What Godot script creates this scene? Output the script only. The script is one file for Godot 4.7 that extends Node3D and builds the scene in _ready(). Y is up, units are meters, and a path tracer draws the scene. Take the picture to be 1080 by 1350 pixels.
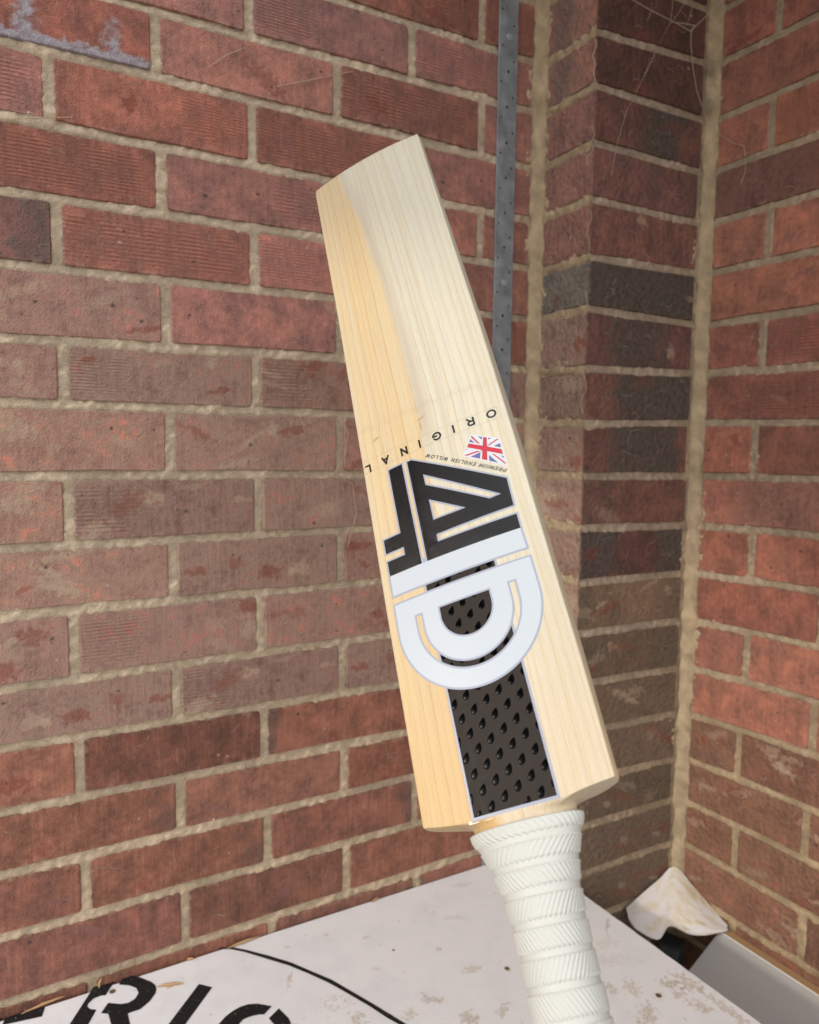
extends Node3D
# A cricket bat held up in front of a brick corner, over a white workbench. Lengths in the tables below are millimetres.

const Y0 := 1967.0          # height of the datum bed joint above the ground
const SAG := 3.0            # crown of the bat's face
const WC := 0.2285          # width of the pier
const PX := 655.9           # where the pier leaves the wall
const PD := 115.8           # how far it stands out

var rng := RandomNumberGenerator.new()
var n_lo := FastNoiseLite.new()
var n_mid := FastNoiseLite.new()
var n_hi := FastNoiseLite.new()
var brick_mat: StandardMaterial3D
var mortar_mat: StandardMaterial3D
var tiles := []
var tile_next := {}


func _ready() -> void:
	rng.seed = 4471
	set_camera()
	set_light()
	for a in [[n_lo, 1, 0.012], [n_mid, 2, 0.06], [n_hi, 3, 0.22]]:
		a[0].seed = a[1]
		a[0].frequency = a[2]
		a[0].noise_type = FastNoiseLite.TYPE_SIMPLEX_SMOOTH
		a[0].fractal_octaves = 3
	var t0 := Time.get_ticks_msec()
	make_brick_material()
	make_mortar_material()
	print("materials ", Time.get_ticks_msec() - t0)
	ground()
	left_wall()
	pier()
	right_wall()
	eaves()
	blind()
	print("walls ", Time.get_ticks_msec() - t0)
	strap()
	bench()
	board()
	post()
	paper()
	webs()
	splinters()
	bat()
	print("all ", Time.get_ticks_msec() - t0)


func set_camera() -> void:
	var c := Camera3D.new()
	c.name = "camera"
	var a := CameraAttributesPhysical.new()
	a.frustum_focal_length = 25.33
	a.exposure_aperture = 9.5
	a.frustum_focus_distance = 0.52
	c.attributes = a
	c.transform = Transform3D(Basis(Vector3(0.877101, 0.010518, 0.48019), Vector3(0.035328, 0.995639, -0.086337), Vector3(-0.479004, 0.09269, 0.872905)), W(-58.84, -558.64, 913.5))
	add_child(c)
	c.fov = 69.294
	c.near = 0.02
	c.far = 200.0


func set_light() -> void:
	var we := WorldEnvironment.new()
	we.name = "environment"
	var e := Environment.new()
	e.background_mode = Environment.BG_SKY
	var sky := Sky.new()
	var m := ProceduralSkyMaterial.new()
	m.sky_top_color = Color(0.94, 0.955, 0.975)
	m.sky_horizon_color = Color(0.86, 0.86, 0.85)
	m.sky_curve = 0.25
	m.sky_energy_multiplier = 1.46
	m.ground_bottom_color = Color(0.36, 0.34, 0.32)
	m.ground_horizon_color = Color(0.55, 0.54, 0.52)
	sky.sky_material = m
	e.sky = sky
	e.background_energy_multiplier = 0.95
	e.tonemap_mode = Environment.TONE_MAPPER_LINEAR
	e.tonemap_exposure = 1.15
	e.sdfgi_enabled = true
	e.ssao_enabled = true
	e.ssil_enabled = true
	we.environment = e
	add_child(we)
	var s := DirectionalLight3D.new()
	s.name = "sun"
	s.light_energy = 0.36
	s.light_color = Color(1.0, 0.96, 0.90)
	s.light_angular_distance = 3.0
	s.shadow_enabled = true
	var d := Vector3(-0.92, 0.395, 0.03).normalized()
	s.transform = Transform3D(Basis.looking_at(-d, Vector3.UP), d * 10.0)
	add_child(s)


# ---------------------------------------------------------------- helpers

func W(x: float, y: float, z: float) -> Vector3:
	return Vector3(x, y + Y0, z) * 0.001


func V(x: float, y: float, z: float) -> Vector3:
	return Vector3(x, y, z) * 0.001


func lin(c: Color) -> Color:
	return c.srgb_to_linear()


func mat(c: Color, rough := 0.6, spec := 0.5) -> StandardMaterial3D:
	var m := StandardMaterial3D.new()
	m.albedo_color = c
	m.roughness = rough
	m.metallic_specular = spec
	return m


func new_st() -> SurfaceTool:
	var st := SurfaceTool.new()
	st.begin(Mesh.PRIMITIVE_TRIANGLES)
	return st


func put(called: String, mesh: Mesh, m: Material, parent: Node = self) -> MeshInstance3D:
	var o := MeshInstance3D.new()
	o.name = called
	o.mesh = mesh
	o.material_override = m
	parent.add_child(o, true)
	return o


func thing(called: String, label: String, category: String, tr := Transform3D(), group := "") -> Node3D:
	var o := Node3D.new()
	o.name = called
	o.transform = tr
	o.set_meta("label", label)
	o.set_meta("category", category)
	if group:
		o.set_meta("group", group)
	add_child(o, true)
	return o


func tag(o: Node, label: String, category: String, group := "") -> void:
	o.set_meta("label", label)
	o.set_meta("category", category)
	if group:
		o.set_meta("group", group)


# one triangle with given normals, wound clockwise as seen from the side they point to
func tri(st: SurfaceTool, p: Array, n: Array, uv: Array = []) -> void:
	var order := [0, 1, 2]
	if (p[1] - p[0]).cross(p[2] - p[0]).dot(n[0] + n[1] + n[2]) > 0.0:
		order = [0, 2, 1]
	for k in order:
		st.set_normal(n[k])
		if uv:
			st.set_uv(uv[k])
		st.add_vertex(p[k])


func flat_tri(st: SurfaceTool, a: Vector3, b: Vector3, c: Vector3, out: Vector3, uv: Array = []) -> void:
	var n := (b - a).cross(c - a).normalized()
	if n.dot(out) < 0.0:
		n = -n
	tri(st, [a, b, c], [n, n, n], uv)


func flat_quad(st: SurfaceTool, a: Vector3, b: Vector3, c: Vector3, d: Vector3, out: Vector3, uv: Array = []) -> void:
	flat_tri(st, a, b, c, out, [uv[0], uv[1], uv[2]] if uv else [])
	flat_tri(st, a, c, d, out, [uv[0], uv[2], uv[3]] if uv else [])


# a box with small chamfers, in local metres
func chamfer_box(size: Vector3, ch: float, centre := Vector3.ZERO) -> ArrayMesh:
	var st := new_st()
	add_chamfer_box(st, size, ch, Transform3D(Basis(), centre))
	return st.commit()


func add_chamfer_box(st: SurfaceTool, size: Vector3, ch: float, tr: Transform3D) -> void:
	var h := size * 0.5
	for ax in 3:
		var b := (ax + 1) % 3
		var c := (ax + 2) % 3
		for s in [-1.0, 1.0]:
			var q := []
			for k in [[-1, -1], [1, -1], [1, 1], [-1, 1]]:
				var p := Vector3()
				p[ax] = h[ax] * s
				p[b] = (h[b] - ch) * k[0]
				p[c] = (h[c] - ch) * k[1]
				q.append(tr * p)
			var n := Vector3()
			n[ax] = s
			flat_quad(st, q[0], q[1], q[2], q[3], tr.basis * n)
	for ax in 3:
		var b := (ax + 1) % 3
		var c := (ax + 2) % 3
		for sb in [-1.0, 1.0]:
			for sc in [-1.0, 1.0]:
				var q := []
				for k in [[-1, 0], [1, 0], [1, 1], [-1, 1]]:
					var p := Vector3()
					p[ax] = (h[ax] - ch) * k[0]
					p[b] = (h[b] - (ch if k[1] else 0.0)) * sb
					p[c] = (h[c] - (0.0 if k[1] else ch)) * sc
					q.append(tr * p)
				var n := Vector3()
				n[b] = sb
				n[c] = sc
				flat_quad(st, q[0], q[1], q[2], q[3], tr.basis * n)
	for sx in [-1.0, 1.0]:
		for sy in [-1.0, 1.0]:
			for sz in [-1.0, 1.0]:
				var sg := Vector3(sx, sy, sz)
				flat_tri(st, tr * (Vector3(h.x, h.y - ch, h.z - ch) * sg), tr * (Vector3(h.x - ch, h.y, h.z - ch) * sg), tr * (Vector3(h.x - ch, h.y - ch, h.z) * sg), tr.basis * sg)


# a round bar through points, tapering through radii
func add_tube(st: SurfaceTool, pts: Array, radii: Array, sides := 6) -> void:
	var rings := []
	for i in pts.size():
		var a: Vector3 = pts[maxi(i - 1, 0)]
		var b: Vector3 = pts[mini(i + 1, pts.size() - 1)]
		var d := (b - a).normalized()
		var u := d.cross(Vector3.UP if absf(d.y) < 0.9 else Vector3.RIGHT).normalized()
		var v := d.cross(u)
		var ring := []
		for k in sides:
			var t := TAU * k / sides
			ring.append((u * cos(t) + v * sin(t)) * radii[i % radii.size()])
		rings.append(ring)
	for i in pts.size() - 1:
		for k in sides:
			var k2 := (k + 1) % sides
			var a: Vector3 = pts[i]
			var b: Vector3 = pts[i + 1]
			var n0: Vector3 = rings[i][k].normalized()
			var n1: Vector3 = rings[i][k2].normalized()
			tri(st, [a + rings[i][k], a + rings[i][k2], b + rings[i + 1][k2]], [n0, n1, n1])
			tri(st, [a + rings[i][k], b + rings[i + 1][k2], b + rings[i + 1][k]], [n0, n1, n0])


func noise_bytes(kind: int, freq: float, oct: int, sd: int, w: int, h: int) -> PackedByteArray:
	var n := FastNoiseLite.new()
	n.noise_type = kind as FastNoiseLite.NoiseType
	n.frequency = freq
	n.fractal_octaves = oct
	n.seed = sd
	return n.get_seamless_image(w, h).get_data()


# ---------------------------------------------------------------- brick and mortar materials

const TW := 256
const TH := 80
const COLS := 8
const ROWS := 16

# what a brick is like: colour, how dusty, ribbed part, dark bands, purple, white specks
func spec(col: Color, dust := 0.15, rib := Vector2(0, 0), bands: Array = [], lilac := 0.0, frost := 0.0, rough := 0.0) -> Dictionary:
	return {"col": col, "dust": dust, "rib": rib, "bands": bands, "lilac": lilac, "frost": frost, "rough": rough}


func make_brick_material() -> void:
	var red := Color(0.62, 0.40, 0.35)
	var pink := Color(0.615, 0.435, 0.395)
	var orange := Color(0.575, 0.372, 0.305)
	var deep := Color(0.485, 0.315, 0.275)
	var char_ := Color(0.32, 0.295, 0.27)
	tiles = []
	var kinds := {}
	var add := func(kind: String, s: Dictionary) -> void:
		if not kinds.has(kind):
			kinds[kind] = []
		kinds[kind].append(tiles.size())
		tiles.append(s)
	add.call("drip", spec(red, 0.0, Vector2(0, 0), [], 1.0))
	add.call("grey_end", spec(pink, 0.05, Vector2(0, 0), [[0.83, 1.05, 0.7]], 0.0))
	for i in 22:    # upper left wall
		add.call("upper", spec(red.lerp(pink, rng.randf()), rng.randf_range(0.0, 0.16), [Vector2(0, 0.38), Vector2(0.62, 1), Vector2(0, 0.9), Vector2(0, 0)][i % 4], [], 0.0, 0.35 if i % 3 == 0 else 0.0))
	for i in 18:    # dusty middle
		add.call("dusty", spec(red.lerp(pink, rng.randf() * 0.6), rng.randf_range(0.42, 0.62), [Vector2(0, 0.3), Vector2(0, 0), Vector2(0, 0)][i % 3], [[0.36, 0.40, 0.35]] if i % 4 == 1 else []))
	for i in 20:    # cleaner red at the foot
		add.call("lower", spec(orange.lerp(deep, rng.randf() * 0.7), rng.randf_range(0.05, 0.22), Vector2(0, 0), [[-0.1, 0.07, 0.6]] if i % 3 == 0 else [], 0.0, rng.randf_range(0.3, 0.9)))
	for i in 24:    # right wall
		add.call("right", spec(orange.lerp(red, rng.randf() * 0.6), rng.randf_range(0.0, 0.14), Vector2(0.4, 1) if i % 4 == 0 else Vector2(0, 0), [[0.3, 1.1, 0.35]] if i % 9 == 4 else []))
	for i in 10:
		add.call("right_low", spec(deep.lerp(red, rng.randf() * 0.6), rng.randf_range(0.34, 0.58), Vector2(0, 0), [], 0.0, 0.3, 0.8))
		tiles[-1]["tan"] = true
	var pier_bands := [[], [[0.42, 0.8, 1.0]], [[0.5, 0.6, 0.4], [0.93, 1.1, 0.7]], [], [[-0.1, 1.1, 1.0]], [[0.22, 0.72, 0.9]], [[0.28, 1.1, 1.0]], [[0.25, 0.9, 1.0]], [[-0.1, 0.25, 0.3]], [[-0.1, 0.33, 1.0], [0.74, 1.1, 1.0]], [[-0.1, 0.15, 0.9], [0.25, 0.33, 0.7], [0.8, 1.1, 0.7]], [[-0.1, 0.22, 1.0], [0.7, 1.1, 0.9]], [[0.1, 1.1, 0.5]], [[-0.1, 1.1, 0.4]], [[-0.1, 1.1, 0.45]], [[-0.1, 1.1, 0.7]]]
	for i in 16:
		add.call("pier", spec(Color(0.43, 0.30, 0.275) if i < 10 else Color(0.45, 0.375, 0.33), 0.10 if i < 10 else 0.5, Vector2(0, 0), pier_bands[i], 0.0, 0.0, 0.7))
		tiles[-1]["tan"] = true
	for i in 14:
		add.call("header", spec(deep.lerp(pink, 0.4) if i != 4 else char_.lightened(0.12), 0.28 if i < 5 else 0.62, Vector2(0, 0), [[0.05, 0.28, 0.7]] if i == 0 else [], 0.0, 0.2, 0.9))
	tile_next = kinds
	var aw := TW * COLS
	var ah := TH * ROWS
	var na := noise_bytes(FastNoiseLite.TYPE_SIMPLEX_SMOOTH, 0.018, 3, 11, 512, 512)
	var nb := noise_bytes(FastNoiseLite.TYPE_SIMPLEX_SMOOTH, 0.075, 4, 12, 512, 512)
	var nc := noise_bytes(FastNoiseLite.TYPE_SIMPLEX, 0.33, 2, 13, 512, 512)
	var rgb := PackedByteArray()
	rgb.resize(aw * ah * 3)
	var hgt := PackedByteArray()
	hgt.resize(aw * ah)
	var dust_c0 := Color(0.60, 0.535, 0.475)
	for t in tiles.size():
		var s: Dictionary = tiles[t]
		var c0 := (t % COLS) * TW
		var r0 := (t / COLS) * TH
		var ox := rng.randi() % 512
		var oy := rng.randi() % 512
		var col: Color = s.col
		var jit := rng.randf_range(-0.10, 0.07)
		var dust_c: Color = dust_c0 if not s.get("tan", false) else Color(0.50, 0.41, 0.315)
		var br := col.r + jit
		var bg := col.g + jit * 0.7
		var bb := col.b + jit * 0.6 + rng.randf_range(-0.012, 0.008)
		var dust: float = s.dust
		var rib: Vector2 = s.rib
		var bands: Array = s.bands
		var frost: float = s.frost
		var rough: float = s.rough
		var lil: float = s.lilac
		var rib_f := rng.randf_range(1.05, 1.5)
		for y in TH:
			var vy := float(y) / TH
			var ya := ((y + oy) & 511) * 512
			var ys := ((y / 7 + oy * 3) & 511) * 512
			var yh := ((y * 3 + oy) & 511) * 512
			for x in TW:
				var a := na[ya + ((x + ox) & 511)] * 0.00392 - 0.5
				var b := nb[ya + ((x + ox) & 511)] * 0.00392 - 0.5
				var c := nc[ya + ((x + ox) & 511)] * 0.00392 - 0.5
				var st := nb[ys + ((x * 2 + ox) & 511)] * 0.00392 - 0.5    # vertical drag
				var ux := float(x) / TW
				var k := 1.0 + a * 0.34 + b * 0.20 + c * 0.22 + st * 0.13
				var r := br * k
				var g := bg * (k - a * 0.08)
				var bl := bb * (k - a * 0.12)
				var h := 0.55 + c * 0.36 + b * (0.18 + rough * 0.6) + st * 0.10
				if rib.y > rib.x and ux > rib.x - 0.06 and ux < rib.y + 0.06:
					var w := clampf((ux - rib.x + 0.06) * 9.0, 0.0, 1.0) * clampf((rib.y + 0.06 - ux) * 9.0, 0.0, 1.0) * clampf(0.55 + a * 1.8 + b, 0.0, 1.0) * clampf(minf(vy, 1.0 - vy) * 7.0 - 0.5, 0.0, 1.0)
					var sv := sin(y * rib_f + a * 3.0 + b * 1.5)
					h += sv * 0.26 * w
					if sv < -0.35:
						r *= 1.0 - 0.10 * w
						g *= 1.0 - 0.10 * w
						bl *= 1.0 - 0.10 * w
				for bd in bands:
					var e: float = smoothstep(0.0, 1.0, clampf((ux - bd[0] + b * 0.22 + a * 0.2) * 7.0 + 0.5, 0.0, 1.0)) * smoothstep(0.0, 1.0, clampf((bd[1] - ux + b * 0.22 - a * 0.2) * 7.0 + 0.5, 0.0, 1.0)) * bd[2] * clampf(0.85 + st * 0.9 + a * 0.5, 0.0, 1.0)
					r = lerpf(r, 0.315 * (1.0 + c * 0.5 + b * 0.4), e)
					g = lerpf(g, 0.290 * (1.0 + c * 0.5 + b * 0.4), e)
					bl = lerpf(bl, 0.275 * (1.0 + c * 0.5 + b * 0.4), e)
				if lil > 0.0:
					# bare patches the glaze has run round: a hem along the bottom and two tongues rising from it
					var e1 := clampf((vy - 0.80 + b * 0.18) * 14.0, 0.0, 1.0)
					var e2 := clampf((0.085 - absf(ux - 0.40) - (1.0 - vy) * 0.03 + b * 0.07) * 17.0, 0.0, 1.0)
					var e3 := clampf((0.075 - absf(ux - 0.80) - (1.0 - vy) * 0.05 + b * 0.07) * 17.0, 0.0, 1.0) * clampf((vy - 0.16) * 7.0, 0.0, 1.0)
					var e := maxf(e1, maxf(e2, e3)) * 0.95
					r = lerpf(r, 0.60 + b * 0.16 + c * 0.12, e)
					g = lerpf(g, 0.575 + b * 0.16 + c * 0.12, e)
					bl = lerpf(bl, 0.60 + b * 0.16 + c * 0.12, e)
				if dust > 0.0:
					var dn := dust * (1.05 + a * 0.7 + b * 0.5 + st * 0.5 + c * 0.25)
					dn *= 1.0 - 0.75 * clampf((b * 0.8 + a * 0.8 - 0.15 - (0.55 - dust) * 0.2) * 5.0, 0.0, 1.0)
					var edge := minf(minf(x, TW - 1 - x) * 0.84, minf(y, TH - 1 - y) * 0.84)
					if edge < 9.0:
						dn = maxf(dn, clampf((dust + 0.25 - edge * 0.11 + b * 1.2) * 1.4, 0.0, 1.0) * 0.7)
					dn = clampf(dn, 0.0, 0.80)
					r = lerpf(r, dust_c.r * (1.0 + c * 0.10 + b * 0.08), dn)
					g = lerpf(g, dust_c.g * (1.0 + c * 0.10 + b * 0.08), dn)
					bl = lerpf(bl, dust_c.b * (1.0 + c * 0.10 + b * 0.08), dn)
					h += dn * 0.10
				if frost > 0.0:
					var fz := clampf((nb[yh + ((x * 3 + ox) & 511)] * 0.00392 - 0.80 + frost * 0.06 + a * 0.25) * 9.0, 0.0, 1.0) * frost * 0.6
					var fs := clampf((st - 0.18 + a * 0.5) * 6.0, 0.0, 1.0) * frost * 0.22
					fz = maxf(fz, fs)
					r = lerpf(r, 0.64, fz)
					g = lerpf(g, 0.56, fz)
					bl = lerpf(bl, 0.50, fz)
				var i := (r0 + y) * aw + c0 + x
				rgb[i * 3] = clampi(int(r * 255.0), 0, 255)
				rgb[i * 3 + 1] = clampi(int(g * 255.0), 0, 255)
				rgb[i * 3 + 2] = clampi(int(bl * 255.0), 0, 255)
				hgt[i] = clampi(int(h * 255.0), 0, 255)
		# smears of mortar and dust, and places scraped clean
		var np := 1 if dust < 0.3 else 5
		for q in np:
			var pc := Vector2(rng.randf_range(10, TW - 10), rng.randf_range(8, TH - 8))
			var prx := rng.randf_range(8.0, 42.0)
			var pry := rng.randf_range(4.0, 15.0)
			var pick_ := rng.randf()
			var pcol := Color(0.70, 0.62, 0.53)
			var pa := rng.randf_range(0.25, 0.6)
			if pick_ < 0.4:
				pcol = Color(0.50, 0.285, 0.23)
			elif dust < 0.3 and pick_ < 0.8:
				pcol = Color(0.50, 0.36, 0.35)
			var turn := rng.randf_range(-0.6, 0.6)
			for dy in range(-int(prx * 0.7 + pry), int(prx * 0.7 + pry) + 1):
				var yy := int(pc.y) + dy
				if yy < 1 or yy >= TH - 1:
					continue
				for dx in range(-int(prx * 1.3), int(prx * 1.3) + 1):
					var xx := int(pc.x) + dx
					if xx < 1 or xx >= TW - 1:
						continue
					var ee := Vector2((dx * cos(turn) + dy * sin(turn)) / prx, (-dx * sin(turn) + dy * cos(turn)) / pry).length()
					var nn := nb[((yy + oy) & 511) * 512 + ((xx + ox + q * 90) & 511)] * 0.00392 - 0.5
					var al := clampf((1.0 - ee - nn * 1.6) * 2.2, 0.0, 1.0) * pa
					if al > 0.0:
						var i := (r0 + yy) * aw + c0 + xx
						rgb[i * 3] = int(lerpf(rgb[i * 3], pcol.r * 255.0, al))
						rgb[i * 3 + 1] = int(lerpf(rgb[i * 3 + 1], pcol.g * 255.0, al))
						rgb[i * 3 + 2] = int(lerpf(rgb[i * 3 + 2], pcol.b * 255.0, al))
						if pcol.g > 0.5:
							hgt[i] = mini(255, int(hgt[i] + 50.0 * al))
		# burnt specks, pits and pale scratches
		for q in rng.randi_range(0, 5):
			var px := rng.randi_range(8, TW - 9)
			var py := rng.randi_range(6, TH - 7)
			var rad := rng.randf_range(0.5, 2.0)
			var up := rng.randf() < 0.2
			for dy in range(-4, 5):
				for dx in range(-4, 5):
					var e := clampf((rad + 0.7 - Vector2(dx * 0.8, dy).length() + nc[((py + dy) & 511) * 512 + ((px * 3 + dx) & 511)] * 0.008 - 1.0) * 0.9, 0.0, 1.0) * 0.75
					if e > 0.0:
						var i := (r0 + py + dy) * aw + c0 + px + dx
						for ch in 3:
							rgb[i * 3 + ch] = int(lerpf(rgb[i * 3 + ch], [72.0, 64.0, 64.0][ch] if not up else [186.0, 168.0, 150.0][ch], e))
						hgt[i] = clampi(int(hgt[i] + (-110.0 if not up else 70.0) * e), 0, 255)
		for q in rng.randi_range(0, 3) + (5 if rough > 0.5 else 0):
			var p := Vector2(rng.randf_range(20, TW - 20), rng.randf_range(12, TH - 12))
			var d := Vector2.from_angle(rng.randf_range(-1.2, 0.5)) * rng.randf_range(6, 24)
			var bend := rng.randf_range(-6, 6)
			for k in 48:
				var f := k / 47.0
				var w := p + d * f + d.orthogonal().normalized() * bend * sin(f * PI)
				var xi := clampi(int(w.x), 1, TW - 2)
				var yi := clampi(int(w.y), 1, TH - 2)
				var i := (r0 + yi) * aw + c0 + xi
				for ch in 3:
					rgb[i * 3 + ch] = int(lerpf(rgb[i * 3 + ch], [182.0, 160.0, 140.0][ch], 0.45))
				hgt[i] = mini(hgt[i] + 30, 255)
				hgt[i + aw] = maxi(hgt[i + aw] - 40, 0)
	var im := Image.create_from_data(aw, ah, false, Image.FORMAT_RGB8, rgb)
	var hm := Image.create_from_data(aw, ah, false, Image.FORMAT_L8, hgt)
	brick_mat = StandardMaterial3D.new()
	brick_mat.resource_name = "fired brick"
	brick_mat.albedo_texture = ImageTexture.create_from_image(im)
	brick_mat.roughness = 0.88
	brick_mat.metallic_specular = 0.3
	brick_mat.heightmap_enabled = true
	brick_mat.heightmap_texture = ImageTexture.create_from_image(hm)
	brick_mat.heightmap_scale = 0.34


func make_mortar_material() -> void:
	mortar_mat = StandardMaterial3D.new()
	mortar_mat.resource_name = "sandy mortar"
	mortar_mat.vertex_color_use_as_albedo = true
	mortar_mat.roughness = 0.95
	mortar_mat.metallic_specular = 0.2
	var n := FastNoiseLite.new()
	n.noise_type = FastNoiseLite.TYPE_SIMPLEX
	n.frequency = 0.16
	n.fractal_octaves = 4
	n.fractal_gain = 0.7
	var im := n.get_seamless_image(512, 512)
	mortar_mat.heightmap_enabled = true
	mortar_mat.heightmap_texture = ImageTexture.create_from_image(im)
	mortar_mat.heightmap_scale = 0.24
	mortar_mat.uv1_triplanar = true
	mortar_mat.uv1_scale = Vector3.ONE * 7.0


func pick(kind: String, i := -1) -> int:
	var a: Array = tile_next[kind]
	return a[i % a.size()] if i >= 0 else a[rng.randi() % a.size()]


# ---------------------------------------------------------------- walls

func tile_uv(t: int, fu: float, fv: float, flip: bool) -> Vector2:
	fu = clampf(1.0 - fu if flip else fu, 0.006, 0.994)
	fv = clampf(fv, 0.015, 0.985)
	return Vector2((t % COLS + fu) / COLS, (t / COLS + fv) / ROWS)


# a brick whose face has the corners c (bottom left, bottom right, top right, top left) in the wall's own plane; proud of it by w
func brick_mesh(c: Array, w: float, depth: float, t: int, flip := false, header := -1, cover := 1.0) -> ArrayMesh:
	var o: Array[Vector2] = []
	for k in 4:
		var p: Vector2 = c[k]
		var a: Vector2 = (c[(k + 3) % 4] - p).normalized()
		var b: Vector2 = (c[(k + 1) % 4] - p).normalized()
		var r := rng.randf_range(0.0015, 0.0050)
		o.append(p + a * r)
		o.append(p + (a + b) * r * 0.28)
		o.append(p + b * r)
		var n := 2 if k % 2 == 0 else 0
		for q in n:
			o.append(p.lerp(c[(k + 1) % 4], (q + 1.0) / (n + 1.0)) + Vector2(rng.randf_range(-0.001, 0.001), rng.randf_range(-0.0011, 0.0011)))
	var mid := Vector2()
	for p in o:
		mid += p
	mid /= o.size()
	var lo: Vector2 = c[0]
	var sz: Vector2 = c[2] - c[0]
	var uvof := func(p: Vector2) -> Vector2:
		return tile_uv(t, (p.x - lo.x) / sz.x * cover, 1.0 - (p.y - lo.y) / sz.y, flip)
	var st := new_st()
	var z := Vector3(0, 0, 1)
	var tilt := Vector2(rng.randf_range(-0.006, 0.006), rng.randf_range(-0.012, 0.012))
	for i in o.size():
		var p: Vector2 = o[i]
		var q: Vector2 = o[(i + 1) % o.size()]
		var pi_ := p + (mid - p).normalized() * 0.0016
		var qi := q + (mid - q).normalized() * 0.0016
		var out := (p + q) * 0.5 - mid
		var face := func(v: Vector2, d: float) -> Vector3:
			return Vector3(v.x, v.y, w - d + (v - mid).dot(tilt))
		var f0: Vector3 = face.call(pi_, 0.0)
		var f1: Vector3 = face.call(qi, 0.0)
		var g0: Vector3 = face.call(p, 0.0016)
		var g1: Vector3 = face.call(q, 0.0016)
		flat_tri(st, face.call(mid, 0.0), f0, f1, z, [uvof.call(mid), uvof.call(pi_), uvof.call(qi)])
		flat_quad(st, f0, f1, g1, g0, z + Vector3(out.x, out.y, 0).normalized(), [uvof.call(pi_), uvof.call(qi), uvof.call(q), uvof.call(p)])
		var b0 := Vector3(p.x, p.y, w - depth)
		var b1 := Vector3(q.x, q.y, w - depth)
		var uvs: Array
		if header >= 0 and out.x < 0.0 and absf(p.x - q.x) < absf(p.y - q.y):
			var hv := func(v: Vector2, d: float) -> Vector2:
				return tile_uv(header, d, 1.0 - (v.y - lo.y) / sz.y, false)
			uvs = [hv.call(p, 0.48), hv.call(q, 0.48), hv.call(q, 0.01), hv.call(p, 0.01)]
		else:
			uvs = [uvof.call(p), uvof.call(q), uvof.call(q), uvof.call(p)]
		flat_quad(st, g0, g1, b1, b0, Vector3(out.x, out.y, 0), uvs)
	return st.commit()


# the bedding between the bricks: a sheet pushed in at the joints and smeared here and there over the bricks' edges
# bed: function (joint number, u) -> height; perp: function (row, u) -> distance to the nearest upright joint
func mortar_sheet(called: String, parent: Node3D, u0: float, u1: float, v0: float, v1: float, step: float, bed: Callable, perp: Callable, tint: Callable, smear: float, rec: float, seam_lo := -1.0, seam_hi := -1.0) -> void:
	var nu := int((u1 - u0) / step) + 1
	var nv := int((v1 - v0) / step) + 1
	var du := (u1 - u0) / (nu - 1)
	var dv := (v1 - v0) / (nv - 1)
	var h := PackedFloat32Array()
	h.resize(nu * nv)
	var pos := PackedVector3Array()
	pos.resize(nu * nv)
	var nor := PackedVector3Array()
	nor.resize(nu * nv)
	var col := PackedColorArray()
	col.resize(nu * nv)
	for j in nv:
		var v := v0 + dv * j
		for i in nu:
			var u := u0 + du * i
			var k := roundi(-v / 75.0)
			var dy: float = v - bed.call(k, u)
			var row := k if dy > 0.0 else k + 1      # row k lies on joint k
			var dp: float = perp.call(row, u)
			var d := minf(absf(dy), absf(dp))
			if seam_lo > -1.0:
				d = minf(d, maxf(0.0, u - seam_lo))
			if seam_hi > -1.0:
				d = minf(d, maxf(0.0, seam_hi - u))
			var nl := n_lo.get_noise_2d(u + 3000.0, v)
			var nm := n_mid.get_noise_2d(u * 1.1 + 500.0, v * 1.2)
			var nh := n_hi.get_noise_2d(u, v)
			var w := -rec + nm * 0.55 + nh * 0.4 + maxf(0.0, nl * 0.8 + nm * 0.8 + 0.05) * smear * (1.7 if v < -560.0 and v > -960.0 and u < 330.0 and smear < 2.7 else 1.0)
			if absf(dy) < 7.0:
				w += -dy * 0.34 * (1.0 - absf(dy) / 14.0)
			elif absf(dp) < 7.0:
				w += dp * 0.10
			w -= maxf(0.0, d - 5.2) * 0.42
			w = clampf(w, -9.0, 0.9 + nh * 0.5)
			h[j * nu + i] = w
			pos[j * nu + i] = V(u, v, w)
			col[j * nu + i] = tint.call(u, v, nl, nm, nh)
	for j in nv:
		for i in nu:
			var a := h[j * nu + mini(i + 1, nu - 1)] - h[j * nu + maxi(i - 1, 0)]
			var b := h[mini(j + 1, nv - 1) * nu + i] - h[maxi(j - 1, 0) * nu + i]
			nor[j * nu + i] = Vector3(-a / (2.0 * du), -b / (2.0 * dv), 1.0).normalized()
	var idx := PackedInt32Array()
	idx.resize((nu - 1) * (nv - 1) * 6)
	var n := 0
	for j in nv - 1:
		for i in nu - 1:
			var a := j * nu + i
			for q in [a, a + nu + 1, a + 1, a, a + nu, a + nu + 1]:
				idx[n] = q
				n += 1
	var arr := []
	arr.resize(Mesh.ARRAY_MAX)
	arr[Mesh.ARRAY_VERTEX] = pos
	arr[Mesh.ARRAY_NORMAL] = nor
	arr[Mesh.ARRAY_COLOR] = col
	arr[Mesh.ARRAY_INDEX] = idx
	var mesh := ArrayMesh.new()
	mesh.add_surface_from_arrays(Mesh.PRIMITIVE_TRIANGLES, arr)
	put(called, mesh, mortar_mat, parent)


const BED_L := {-6: 2, -5: -1, -4: 2, -3: 0, -2: -2, -1: 1, 0: -4, 1: -1, 2: 1, 3: 1, 4: 2, 5: 3, 6: 2, 7: 4, 8: -1, 9: -2, 10: -2, 11: -6, 12: -3, 13: -2, 14: 2, 15: 4, 16: 2, 17: 1, 18: 0}

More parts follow.
